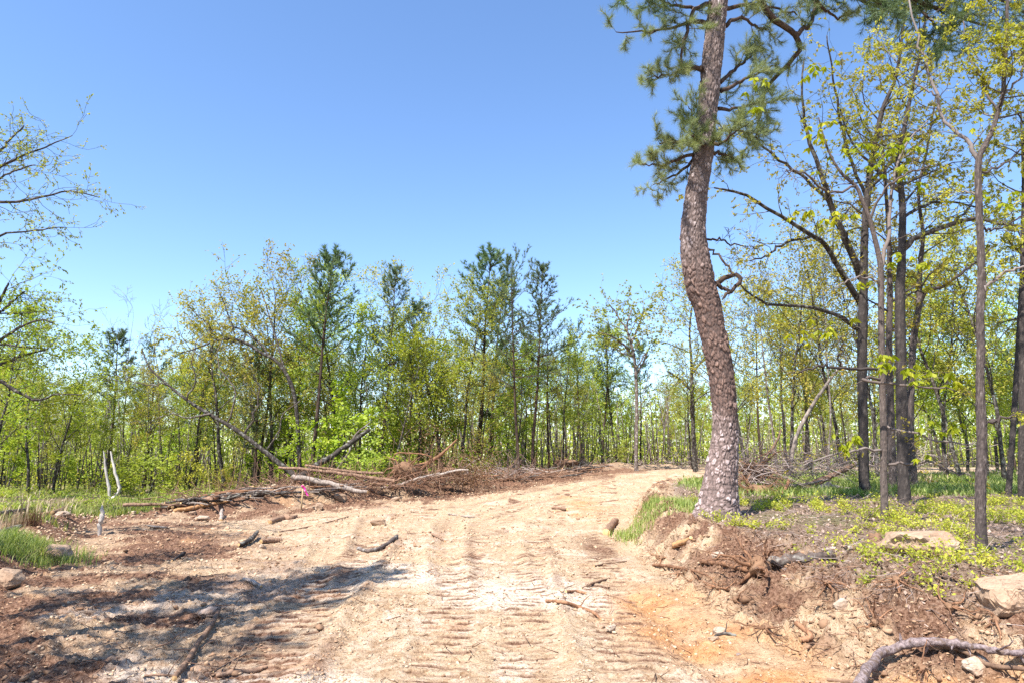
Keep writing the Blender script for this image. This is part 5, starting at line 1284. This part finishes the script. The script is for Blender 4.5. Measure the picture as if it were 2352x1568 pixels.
# the long low windrow of broken branches pushed along the road's left edge
random.seed(181)
for i in range(76):
    t = (i / 75.) ** 1.25; px_ = 380 + 1000 * t + random.uniform(-25, 25); py_ = float(np.interp(px_, [380, 560, 700, 900, 1100, 1250, 1400], [1166, 1142, 1130, 1118, 1104, 1094, 1082])) + random.uniform(-8, 10)
    g_ = ground_px(px_, py_); a_ = random.choice((-1, 1)) * random.gauss(.15, .35) + (0 if random.random() < .75 else 1.2); l_ = random.uniform(.8, 2.6); r_ = random.uniform(.018, .055)
    d_ = Vector((math.cos(a_), math.sin(a_), random.uniform(-.03, .16)))
    pts_ = [(g_ + Vector((0, 0, r_ + .02)) + d_ * l_ * (k_ / 3. - .5) + Vector((0, random.gauss(0, .05), abs(random.gauss(.06, .06)))), r_ * (1 - .15 * k_)) for k_ in range(4)]
    wh = 'below the leaning dead tree' if px_ < 640 else ('between the stake and the root ball' if px_ < 900 else ('beside the upright cream block' if px_ < 1130 else 'where the berm thins out before the bend'))
    mk_ = random.choice(('bark_brown', 'bark_grey', 'bark_dark', 'root', 'bark_pale')); lk_ = {'bark_brown': 'brown', 'bark_grey': 'grey', 'bark_dark': 'dark', 'root': 'reddish', 'bark_pale': 'whitish'}[mk_]
    wood('dead_branch', ('long ' if l_ > 1.9 else ('mid-length ' if l_ > 1.3 else 'short ')) + ('thick ' if r_ > .037 else 'thin ') + lk_ + ' branch in the windrow ' + wh, 'branch', pts_, M[mk_], 7, 'windrow branches ' + wh, forks=((.3, i, .4, .010, 1), (.7, i + 2, .3, .008, 1)), n=10)

# twiggy brush (uncountable)
def brush(label, spots, n, L, r, mat, seed, name='brush_twigs'):
    random.seed(seed); mb = MB()
    for _ in range(n):
        a, b, sx, sy, sz, D = random.choice(spots)
        c = PW(a, b, D) + Vector((random.gauss(0, sx), random.gauss(0, sy), abs(random.gauss(0, sz))))
        c.z = max(c.z, Hs(c.x, c.y) - .02) if random.random() < .02 else c.z
        d = Vector((random.gauss(0, 1), random.gauss(0, .6), random.gauss(.1, .45))).normalized(); l = L * random.uniform(.3, 1.3); p = [c]
        for s in range(4):
            d = (d + Vector((random.gauss(0, .25), random.gauss(0, .25), random.gauss(0, .22)))).normalized(); p.append(p[-1] + d * l / 4)
        rr = r * random.uniform(.4, 1.3); mb.tube(p, [rr, rr * .9, rr * .75, rr * .6, rr * .35], 4)
    o = mb.build(name, mat); return tag(o, label, None, None, 'stuff')
brush('tangled dry twigs in the left debris heap', [(720, 1112, 1.0, .5, .10, FD - 3.2), (820, 1112, 1.1, .5, .08, FD - 2.5), (930, 1105, .8, .5, .16, FD - 1.8), (1020, 1104, .9, .5, .12, FD), (1150, 1098, 1.4, .5, .08, FD + 2), (620, 1140, .8, .4, .06, FD - 4.4), (480, 1152, .8, .4, .05, 24.), (1250, 1088, 1.2, .4, .06, 34), (560, 1145, 1.2, .5, .05, 25.), (680, 1128, 1.2, .5, .10, FD - 3.6), (760, 1125, 1.0, .5, .08, FD - 3.2)], 1300, 1.2, .012, M['root_hair'], 301)
brush('tangled dry twigs in the brush heap behind the bent pine', [(1740, 1110, .35, .4, .3, BD - .5), (1830, 1100, .7, .5, .25, BD), (1900, 1075, .8, .5, .25, BD + 2), (1990, 1070, .8, .5, .2, BD + 3), (1760, 1080, .4, .4, .3, BD)], 620, .9, .009, M['twig'], 302)
brush('dead twigs along the far wood edge', [(1150, 1085, 1.2, .8, .12, 34), (1250, 1080, 1.6, .8, .12, 37), (1350, 1074, 1.8, .8, .12, 40), (1530, 1070, 1.6, .8, .12, 43), (1100, 1096, 1.0, .6, .12, 33), (2200, 1068, 3, 1, .3, 30), (2050, 1065, 2, 1, .3, 28), (1600, 1066, 1.6, .8, .2, 42)], 800, 1.3, .014, M['twig'], 303)
random.seed(304)
mb = MB(); pos = []
for (a, b, sx, sz, D) in ((1050, 1062, .7, .4, FD + .5), (1080, 1090, .6, .3, FD - .3), (990, 1020, .6, .6, FD + .8), (1100, 1050, .4, .5, FD + 1.2)):
    for _ in range(900):
        c = PW(a, b, D); pos.append((c.x + random.gauss(0, sx), c.y + random.gauss(0, .4), c.z + random.gauss(0, sz)))
add_leaves(mb, pos, np.full(len(pos), .07), .6, .2, .3); tag(mb.build('dead_leaves', M['dead_leaf'], None, False), 'brown withered leaves on the toppled brush', kind='stuff')

# ------------------------------------------------------------------ survey stake with its pink ribbon
g = ground_px(692, 1170)
stake = empty('survey_stake', g, 'pale wooden lath stake flying a pink ribbon left of the road', 'stake')
def box_mb(mb, c, h, rot=0, taper=1):
    x, y, z = h; v = [(-x, -y, -z), (x, -y, -z), (x, y, -z), (-x, y, -z), (-x * taper, -y * taper, z), (x * taper, -y * taper, z), (x * taper, y * taper, z), (-x * taper, y * taper, z)]
    v = np.array(v) + np.array(c); mb.add(v, [(0, 3, 2, 1), (4, 5, 6, 7), (0, 1, 5, 4), (1, 2, 6, 5), (2, 3, 7, 6), (3, 0, 4, 7)], .5)
hS = 57 * mpp(1140, g.y)
mb = MB(); box_mb(mb, (0, 0, hS / 2 - .08), (.024, .009, hS / 2 + .08), 0, .9); o = mb.build('lath', M['stake'], stake, False); o.rotation_euler = (0, math.radians(1.5), .2)
m, nt, out = newmat('pink flagging tape')
p = N(nt, 'ShaderNodeBsdfPrincipled'); p.inputs['Base Color'].default_value = (.85, .03, .35, 1); p.inputs['Roughness'].default_value = .4
tr = N(nt, 'ShaderNodeBsdfTranslucent'); tr.inputs['Color'].default_value = (.95, .08, .45, 1); mx = N(nt, 'ShaderNodeMixShader'); mx.inputs[0].default_value = .35
nt.links.new(p.outputs[0], mx.inputs[1]); nt.links.new(tr.outputs[0], mx.inputs[2]); nt.links.new(mx.outputs[0], out.inputs['Surface'])
M['pink'] = m
for side, (x1, z1, ph) in enumerate(((.19, -.30, 0), (.13, -.20, 1.2))):
    mb = MB(); n = 14; vs = []
    for i in range(n + 1):
        t = i / n; c = np.array([.02 + x1 * t, -.02 + .03 * math.sin(5 * t + ph), hS - .06 + z1 * t + .02 * math.sin(7 * t + ph)]); w = .019 + .008 * math.sin(3 * t)
        tw = .9 * math.sin(3 * t + ph); wv = np.array([math.cos(tw) * .6, math.sin(tw), .5]) * w
        vs += [c - wv, c + wv]
    mb.add(vs, [(2 * i, 2 * i + 1, 2 * i + 3, 2 * i + 2) for i in range(n)], .5); mb.build('ribbon', M['pink'], stake)
mb = MB(); mb.tube([(0, 0, hS - .09), (0, 0, hS - .03)], [.034, .032], 8); mb.build('ribbon_knot', M['pink'], stake)

# ------------------------------------------------------------------ rocks
def rock(name, label, center, dims, mat, seed, rot=0, flat=.0, sub=2, group=None, blocky=.35, sink=.35):
    rg = np.random.default_rng(seed)
    pts = rg.normal(size=(26, 3)); pts /= np.linalg.norm(pts, axis=1, keepdims=True)
    pts = np.sign(pts) * np.abs(pts) ** (1 - blocky * .8)
    bm = bmesh.new()
    for q in pts: bm.verts.new(tuple(q * (1 + .1 * rg.normal())))
    bmesh.ops.convex_hull(bm, input=bm.verts)
    bmesh.ops.delete(bm, geom=[v for v in bm.verts if not v.link_faces], context='VERTS')
    bmesh.ops.bevel(bm, geom=bm.edges[:], offset=.05, segments=1, affect='EDGES')
    bmesh.ops.triangulate(bm, faces=bm.faces[:])
    bmesh.ops.subdivide_edges(bm, edges=bm.edges[:], cuts=3, use_grid_fill=True)
    bm.verts.ensure_lookup_table(); bm.normal_update()
    co = np.array([tuple(v.co) for v in bm.verts]); nr = np.array([tuple(v.normal) for v in bm.verts])
    d = .10 * fbm(co[:, 0] * 2.3 + seed, co[:, 1] * 2.3 + co[:, 2] * 1.7, seed, 4) + .025 * fbm(co[:, 0] * 9, co[:, 1] * 9 + co[:, 2] * 7, seed, 3)
    co = co + nr * d[:, None]
    lay = .03 * np.sign(np.sin(co[:, 2] * 9 + 2 * vnoise(co[:, 0] * 2, co[:, 1] * 2, seed)))     # bedding
    co[:, 0] *= 1 + lay; co[:, 1] *= 1 + lay
    co = co * np.array(dims) * .5
    for v, q in zip(bm.verts, co): v.co = q
    me = bpy.data.meshes.new(name); bm.to_mesh(me); bm.free(); me.materials.append(M[mat])
    o = bpy.data.objects.new(name, me); COL.objects.link(o); o.location = Vector(center) + Vector((0, 0, dims[2] * (.5 - sink))); o.rotation_euler = (rg.normal() * .08, rg.normal() * .08, rot)
    return tag(o, label, 'rock', group)
ROCKS = [('flat pinkish boulder on the bank behind the nearest right tree', 2130, 1278, 175, 1.1, .42, 'rock_tan', .1, .25), ('big pale boulder cut by the right edge below the trees', 2372, 1392, 165, .8, .55, 'rock_tan', -.15, .30),
         ('white angular stone at the bottom right under the arched branch', 2252, 1545, 76, .6, .5, 'rock_pale', .1, .3), ('square cream stone in the middle of the bank slope', 1934, 1398, 34, .7, .9, 'rock_pale', 0, .25),
         ('large brown stone in the grass mound at the left edge', 108, 1282, 78, .7, .52, 'rock_tan', .2, .3), ('dark round stone low at the left edge', 8, 1345, 62, .8, .9, 'rock_tan', .2, .3),
         ('upright cream block beside the berm', 1062, 1112, 26, .7, .95, 'rock_tan', .1, .1), ('rounded stone right of the pale log in the heap', 862, 1132, 30, .8, .6, 'rock_tan', 0, .25), ('long brown boulder at the end of the pale peeled log', 812, 1122, 55, .7, .45, 'rock_tan', .1, .3),
         ('flat cream slab in the left soil', 460, 1192, 34, .8, .3, 'rock_pale', .1, .3), ('small wedge stone below the left heap', 868, 1206, 32, .7, .6, 'rock_tan', .4, .3), ('round grey stone in the shaded soil left of the road', 474, 1420, 40, .9, .6, 'rock_grey', .3, .3),
         ('small white stone in the left soil beyond the shade', 602, 1258, 15, .8, .8, 'rock_pale', .3, .3), ('pair-edge tan stone half sunk in the bank toe', 1655, 1452, 30, .7, .6, 'rock_pale', .4, .4), ('broken white stone on the road by the orange rut', 1405, 1450, 26, .6, .6, 'rock_pale', .8, .25),
         ('brownish stone beside the broken white one on the road', 1380, 1442, 22, .8, .6, 'rock_tan', .2, .4), ('pale stone high on the bank slope near the pine', 1652, 1282, 32, .7, .6, 'rock_pale', .3, .35), ('tan stone stuck in the slope toe left of the root tangle', 1640, 1470, 26, .8, .5, 'rock_tan', .3, .4),
         ('small bluish chip on the orange rut', 1697, 1506, 12, .8, .5, 'rock_grey', .3, .3), ('pale stone low on the slope at the far right', 2352, 1470, 26, .8, .5, 'rock_pale', .3, .4), ('grey stone by the log end at the far left clearing', 138, 1182, 34, .8, .4, 'rock_pale', .3, .4),
         ('brown earth-stained stone on the berm left of the cream block', 905, 1150, 26, .8, .5, 'rock_tan', .3, .4), ('lumpy tan stone just right of the stake', 780, 1150, 30, .8, .8, 'rock_tan', .3, .35), ('tan stone in the soil right below the stake', 730, 1165, 20, .8, .8, 'rock_tan', .3, .35),
         ('small cream stone in the soil before the low log row', 440, 1180, 16, .8, .6, 'rock_tan', .3, .35), ('long thin pale stone in the left soil', 358, 1214, 52, .35, .14, 'rock_pale', .02, .4), ('reddish stone in the striped shade at the left', 197, 1412, 24, .8, .6, 'rock_tan', .2, .4)]
for i, (lab, a, b, w, dy, dz, mt, rot, sink) in enumerate(ROCKS):
    g = ground_px(a, b); W = w * mpp(b, g.y)
    rock('boulder' if W > .45 else 'stone', lab, g + Vector((0, W * dy * .3, 0)), (W * 1.05, W * dy, W * dz), mt, 400 + i, rot, sink=sink)
# ------------------------------------------------------------------ uncountable ground cover
def scatter(n, x0, x1, y0, y1, mask, seed, near_pow=1.0):
    """random ground points, denser near the viewer, kept where mask(zone info) says"""
    rg = np.random.default_rng(seed)
    t = rg.random(n) ** near_pow
    y = y0 * (y1 / y0) ** t
    hx = .80 * y + 1.5
    x = (rg.random(n) * 2 - 1) * hx
    x = np.clip(x, x0, x1) if False else x
    keep = (x > x0) & (x < x1); x, y = x[keep], y[keep]
    z, k = height(x, y, None, True)
    pr = mask(x, y, k); keep = rg.random(len(x)) < pr
    return np.stack([x[keep], y[keep], z[keep]], axis=1)
ICO = None
def ico():
    global ICO
    if ICO is None:
        bm = bmesh.new(); bmesh.ops.create_icosphere(bm, subdivisions=2, radius=1); v = np.array([tuple(q.co) for q in bm.verts]); f = np.array([[q.index for q in p.verts] for p in bm.faces]); bm.free()
        bm = bmesh.new(); bmesh.ops.create_icosphere(bm, subdivisions=1, radius=1); v1 = np.array([tuple(q.co) for q in bm.verts]); f1 = np.array([[q.index for q in p.verts] for p in bm.faces]); bm.free()
        ICO = (v, f, v1, f1)
    return ICO
def lumps(name, P, size, mat, seed, label, hi=False, flat=.7, rnd=None, jag=.30):
    rg = np.random.default_rng(seed); v, f = (ico()[0], ico()[1]) if hi else (ico()[2], ico()[3]); n = len(P); m = len(v)
    sc = size[:, None] * (1 + .35 * rg.normal(size=(n, 3))).clip(.45, 1.8); sc[:, 2] *= flat
    ang = rg.random(n) * 6.28; ca, sa = np.cos(ang)[:, None], np.sin(ang)[:, None]
    r = 1 + jag * rg.normal(size=(n, m)).clip(-1.6, 1.6)
    pl = rg.normal(size=(n, 5, 3)); pl /= np.linalg.norm(pl, axis=2, keepdims=True)
    r = np.minimum(r, (.5 / np.maximum(.05, np.einsum('npk,mk->npm', pl, v).max(axis=1))) if hi else 9)
    V = v[None] * r[:, :, None] * sc[:, None, :]
    X = V[:, :, 0] * ca - V[:, :, 1] * sa; Y = V[:, :, 0] * sa + V[:, :, 1] * ca
    V = np.stack([X, Y, V[:, :, 2]], axis=-1) + P[:, None, :] + np.array([0, 0, 1])[None, None] * (size * flat * .35)[:, None, None]
    F = (f[None] + (np.arange(n) * m)[:, None, None]).reshape(-1, 3)
    mb = MB(); mb.add(V.reshape(-1, 3), F, np.repeat(rg.random(n) if rnd is None else rnd, m))
    return tag(mb.build(name, mat, None, False), label, kind='stuff')
def clod_mask(x, y, k):
    edge = np.exp(-((x + 1.55 + .08 * (y - 6)) / .16) ** 2) * .9 + np.exp(-((x - .5 - .03 * (y - 6)) / .12) ** 2) * .5
    return np.clip(k['rough'] * 1.0 + k['road'] * (.10 + .28 * ss((vnoise(x * 1.3, y * 1.1, 21) - .40) / .3) * (1 - .6 * k['tm']) + edge * ss((16 - y) / 4)) + ss((-k['dl']) / .4) * ss((2.5 + k['dl']) / 1) * .5, 0, 1) * (1 - ss((k['dr'] - 2.3) / .6))
P = scatter(105000, -16, 12, 4.6, 34, clod_mask, 1, 1.1)
rg = np.random.default_rng(2); s = .0045 + .018 * rg.random(len(P)) ** 3.2; s *= np.clip(P[:, 1] / 9, .8, 2.2)
k2 = vnoise(P[:, 0] * 1.7, P[:, 1] * 1.7, 92)
lumps('clods', P, s, M['clod'], 3, 'small crumbs of dry soil', rnd=np.clip(.62 - .50 * ss((k2 - .4) / .3) + .3 * rg.random(len(P)) - .35 * ss(zones(P[:, 0], P[:, 1])['dr'] / .5), 0, 1))
P = scatter(3200, -14, 10, 4.6, 34, lambda x, y, k: np.clip(k['rough'], 0, 1) * (1 - ss((k['dr'] - 2.3) / .6)) + .02 * k['road'], 5, 1.0)
rg = np.random.default_rng(6); s = .018 + .045 * rg.random(len(P)) ** 4
lumps('soil_lumps', P, s, M['clod'], 7, 'broken lumps of soil', hi=True, rnd=np.clip(.0 + .45 * rg.random(len(P)), 0, 1), jag=.20)

def twigs(name, P, L, r, mat, seed, label, lift=.012, flat=.12):
    rg = np.random.default_rng(seed); n = len(P); mb = MB()
    az = rg.random(n) * 6.28
    for i in range(n):
        a = az[i]; l = L * (.3 + 1.2 * rg.random() ** 1.6); d = np.array([math.cos(a), math.sin(a), rg.normal() * flat]); p = P[i] + [0, 0, lift]; pts = [p]
        for s_ in range(3):
            d = d + rg.normal(size=3) * [.28, .28, .12]; d /= np.linalg.norm(d); pts.append(pts[-1] + d * l / 3)
        rr = r * (.4 + rg.random()); mb.tube(pts, [rr, rr * .85, rr * .65, rr * .4], 4)
    return tag(mb.build(name, mat), label, kind='stuff')
P = scatter(26000, -14, 10, 4.6, 30, lambda x, y, k: np.clip(.12 * k['road'] + 1.0 * k['slope'] + .45 * k['rough'], 0, 1), 11, .8)
twigs('root_scraps', P, .19, .0042, M['root_hair'], 12, 'scraps of thin root strewn over the soil', flat=.25)
P = scatter(13000, -30, 30, 5.5, 26, lambda x, y, k: ss((k['dr'] - .7) / .6) * ss((x - 1) / .5) * .9 + ss((-k['dl'] - .8) / 1) * .35, 13, .9)
twigs('dry_twigs', P, .34, .0032, M['twig'], 14, 'thin grey twigs lying among the undergrowth', .03, .3)

# leaf litter on the bank and forest floor
P = scatter(52000, -40, 40, 5.5, 48, lambda x, y, k: ss((k['dr'] - .75) / .6) * ss((x - 1) / .5) * .95 + ss((-k['dl'] - .3) / 1) * .6, 15, 1.0)
mb = MB(); P[:, 2] += .012; add_leaves(mb, P, .028 + .0022 * P[:, 1], .7, 2.5); tag(mb.build('leaf_litter', M['litter'], None, False), 'dry fallen leaves and needles', kind='stuff')

# low huckleberry undergrowth
def bushlets(name, P, hgt, mat, seed, label, nst=6, nl=9, lsz=.028):
    rg = np.random.default_rng(seed); n = len(P); B = MB(); L = MB(); pos = []; rn = []; szs = []
    for i in range(n):
        c = P[i]; h = hgt * (.5 + rg.random()); cr = rg.random()
        for s_ in range(nst):
            a = rg.random() * 6.28; ln = h * (.55 + .7 * rg.random()); d = np.array([math.cos(a) * .55, math.sin(a) * .55, .8]); p = c.copy(); pts = [p]
            for q in range(3):
                d = d + rg.normal(size=3) * .22; d /= np.linalg.norm(d); p = p + d * ln / 3; pts.append(p)
                m = nl // 3; pos.append(p + rg.normal(size=(m, 3)) * [.035, .035, .02]); rn.append(np.clip(cr * .5 + .5 * rg.random(m), 0, 1)); szs.append(np.full(m, lsz * (1 + .03 * c[1])))
            B.tube(pts, [.0022, .0018, .0015, .001], 3)
    add_leaves(L, np.concatenate(pos), np.concatenate(szs), .55, .8, 0., None, np.concatenate(rn))
    o = L.build(name, mat, None, False); tag(o, label, kind='stuff')
    b = B.build('undergrowth_stems', M['root_hair'], None); tag(b, 'wiry stems of the ' + label, kind='stuff')
# densest between the pine and the slim tree, thinning towards the rim
def huck(x, y, k):
    cl = ss((vnoise(x * 1.3, y * 1.0, 131) - .45) / .22)
    m = ss((k['dr'] - .95) / .5) * ss((x - 1) / .5) * ss((17 - y) / 2.5) * cl
    return np.clip(m * (.28 + .55 * ss((y - 8.5) / 2.5) + .3 * ss((7.9 - y) / .8) * ss((x - 3) / 1)), 0, 1)
P = scatter(3700, 1, 14, 6.2, 18, huck, 21, .8)
bushlets('undergrowth', P, .17, M['huckle'], 22, 'low yellow-green undergrowth on the bank', 6, 12, .030)
P = scatter(2600, -40, 40, 15, 42, lambda x, y, k: np.clip(ss((-k['dl'] - .8) / 1.5) * .5 * ss((vnoise(x * .5, y * .5, 133) - .3) / .2) + ss((k['dr'] - 1.5) / 1) * ss((x - 2) / 1) * ss((y - 19) / 2) * .5 * ss((vnoise(x * .4, y * .4, 135) - .4) / .2), 0, 1), 23, 1.0)
bushlets('undergrowth', P, .34, M['leaf_oak'], 24, 'leafy undergrowth along the far wood edge', 6, 9, .04)

# grass
def grass(name, P, h, mat, seed, label, per=6, w=.006, up=1.0):
    rg = np.random.default_rng(seed); n = len(P)
    Q = np.repeat(P, per, axis=0) + rg.normal(size=(n * per, 3)) * [.03, .03, 0]
    a = rg.random(n * per) * 6.28; t = rg.random(n * per) * .55
    d = np.stack([np.cos(a) * t, np.sin(a) * t, np.full(n * per, up)], axis=1); d /= np.linalg.norm(d, axis=1, keepdims=True)
    L = h * (.5 + .8 * rg.random(n * per)) * np.repeat(.6 + .8 * vnoise(P[:, 0] * 2, P[:, 1] * 2, seed), per)
    s = np.stack([-np.sin(a), np.cos(a), a * 0], axis=1); ww = w * (1 + Q[:, 1] * .06)
    mid = Q + d * L[:, None] * .55; tip = Q + d * L[:, None] + np.stack([np.cos(a), np.sin(a), -.5 + a * 0], axis=1) * (L * .22)[:, None]
    v = np.stack([Q - s * ww[:, None] * .5, Q + s * ww[:, None] * .5, mid + s * ww[:, None] * .4, mid - s * ww[:, None] * .4, tip], axis=1)
    base = np.arange(n * per)[:, None] * 5
    mb = MB(); r = np.repeat(rg.random(n * per), 5)
    mb.add(v.reshape(-1, 3), base + np.array([0, 1, 2, 3]), r); mb.f[3].append(base + np.array([3, 2, 4]))
    return tag(mb.build(name, mat, None, False), label, kind='stuff')
def ell(cx, cy, rx, ry):
    return lambda x, y, k: ss((1.15 - np.hypot((x - cx) / rx, (y - cy) / ry) + .25 * (vnoise(x * 3, y * 3, 141) - .5)) / .8)
g = ground_px(1535, 1165)
P = scatter(60000, 1, 6, 9, 20, ell(g.x, g.y + .4, 1.0, 1.9), 31, 1.0)
grass('grass', P, .17, M['grass'], 32, 'bright green grass patch at the bank corner left of the bent pine', 4, .006)
gl = ground_px(40, 1262)
P = scatter(60000, -12, -4, 7, 14, ell(gl.x - .3, gl.y, 1.2, 1.4), 33, 1.0)
grass('grass', P, .22, M['grass'], 34, 'green grass clump on the mound at the left edge', 4, .006)
P = scatter(90000, -3, 60, 17, 60, lambda x, y, k: ss((k['dr'] - 1.0) / 1) * ss((x - 4.5) / 2) * ss((vnoise(x * .35, y * .35, 151) - .2) / .25), 35, 1.0)
grass('grass', P, .22, M['grass'], 36, 'green meadow grass beyond the trees on the right', 2, .014)
P = scatter(26000, -40, 4, 14, 40, lambda x, y, k: ss((-k['dl'] - .2) / 1) * ss((vnoise(x * .5, y * .5, 153) - .35) / .25) * .9, 37, 1.0)
grass('grass', P, .22, M['grass'], 38, 'thin grass along the left clearing edge', 3, .012)
P = scatter(7000, -30, 40, 14, 46, lambda x, y, k: ss((-k['dl'] - .6) / 1) * .35 * ss((vnoise(x * .4, y * .4, 155) - .45) / .2) + ss((k['dr'] - 1) / 1) * ss((x - 7) / 2) * ss((y - 24) / 3) * .25, 39, 1.0)
grass('dry_grass', P, .42, M['dry'], 40, 'tall straw-coloured dead grass', 3, .012, 1.4)
for (a, b, h, lab, hue) in ((30, 1212, .36, 'pale straw-coloured dry grass clump at the left edge', 'dry'), (72, 1205, .38, 'reddish dry grass clump right of the pale one', 'dead_leaf')):
    g = ground_px(a, b); rg = np.random.default_rng(a); n = 170
    Q = np.array(tuple(g)) * 0 + rg.normal(size=(n, 3)) * [.10, .10, 0]; an = rg.random(n) * 6.28; t = rg.random(n) * .35
    d = np.stack([np.cos(an) * t, np.sin(an) * t, np.ones(n)], axis=1); mb = MB(); add_blades(mb, Q, d, h * (.5 + .6 * rg.random(n)), .011, rg.random(n))
    o = mb.build('dry_grass_clump', M[hue], None, False); o.location = g - Vector((0, 0, .02)); tag(o, lab, 'grass clump')

# ------------------------------------------------------------------ labels of the wood's trees: by look, then by rank from the left among their likes
LAND = [(-999, 'at the left edge'), (180, 'behind the white forked snag'), (330, 'behind the low left log row'), (560, 'behind the pink-flagged stake'), (760, 'behind the propped dark log'), (900, 'behind the reddish root ball'), (1080, 'behind the far dirt berm'), (1280, 'where the road bends away'),
        (1500, 'left of the bent pine'), (1680, 'behind the brush heap'), (1900, 'behind the slim smooth tree'), (2080, 'beyond the meadow grass'), (2260, 'at the right edge')]
def zone_name(px):
    z = LAND[0][1]
    for a, n_ in LAND:
        if px >= a: z = n_
    return z
ORD = ['first', 'second', 'third', 'fourth', 'fifth', 'sixth', 'seventh', 'eighth', 'ninth', 'tenth', 'eleventh', 'twelfth', 'thirteenth', 'fourteenth', 'fifteenth', 'sixteenth', 'seventeenth', 'eighteenth']
buckets = {}
for (o, kind, x, y, h, lab) in PLANTED:
    if lab: continue
    px = 1176 + x / y * 1590
    dep = 'front' if y < 41 else ('middle' if y < 53 else 'far')
    buckets.setdefault((zone_name(px), kind, dep), []).append((px, o, h))
for (zn, kind, dep), L in buckets.items():
    L.sort(key=lambda q: q[0])
    for i, (px, o, h) in enumerate(L):
        o['group'] = {'front': 'front row of the wood', 'middle': 'trees deeper in the wood', 'far': 'far trees of the wood'}[dep]
        if kind in ('sap', 'shrub'): o['group'] = 'saplings and shrubs under the trees'
        where = {'front': 'in front', 'middle': 'deeper in', 'far': 'far back'}[dep]
        o['label'] = f"{LOOK[kind]} {where} {zn}" + (f", {ORD[i]} from left" if len(L) > 1 else '')
print('planted', len(PLANTED))
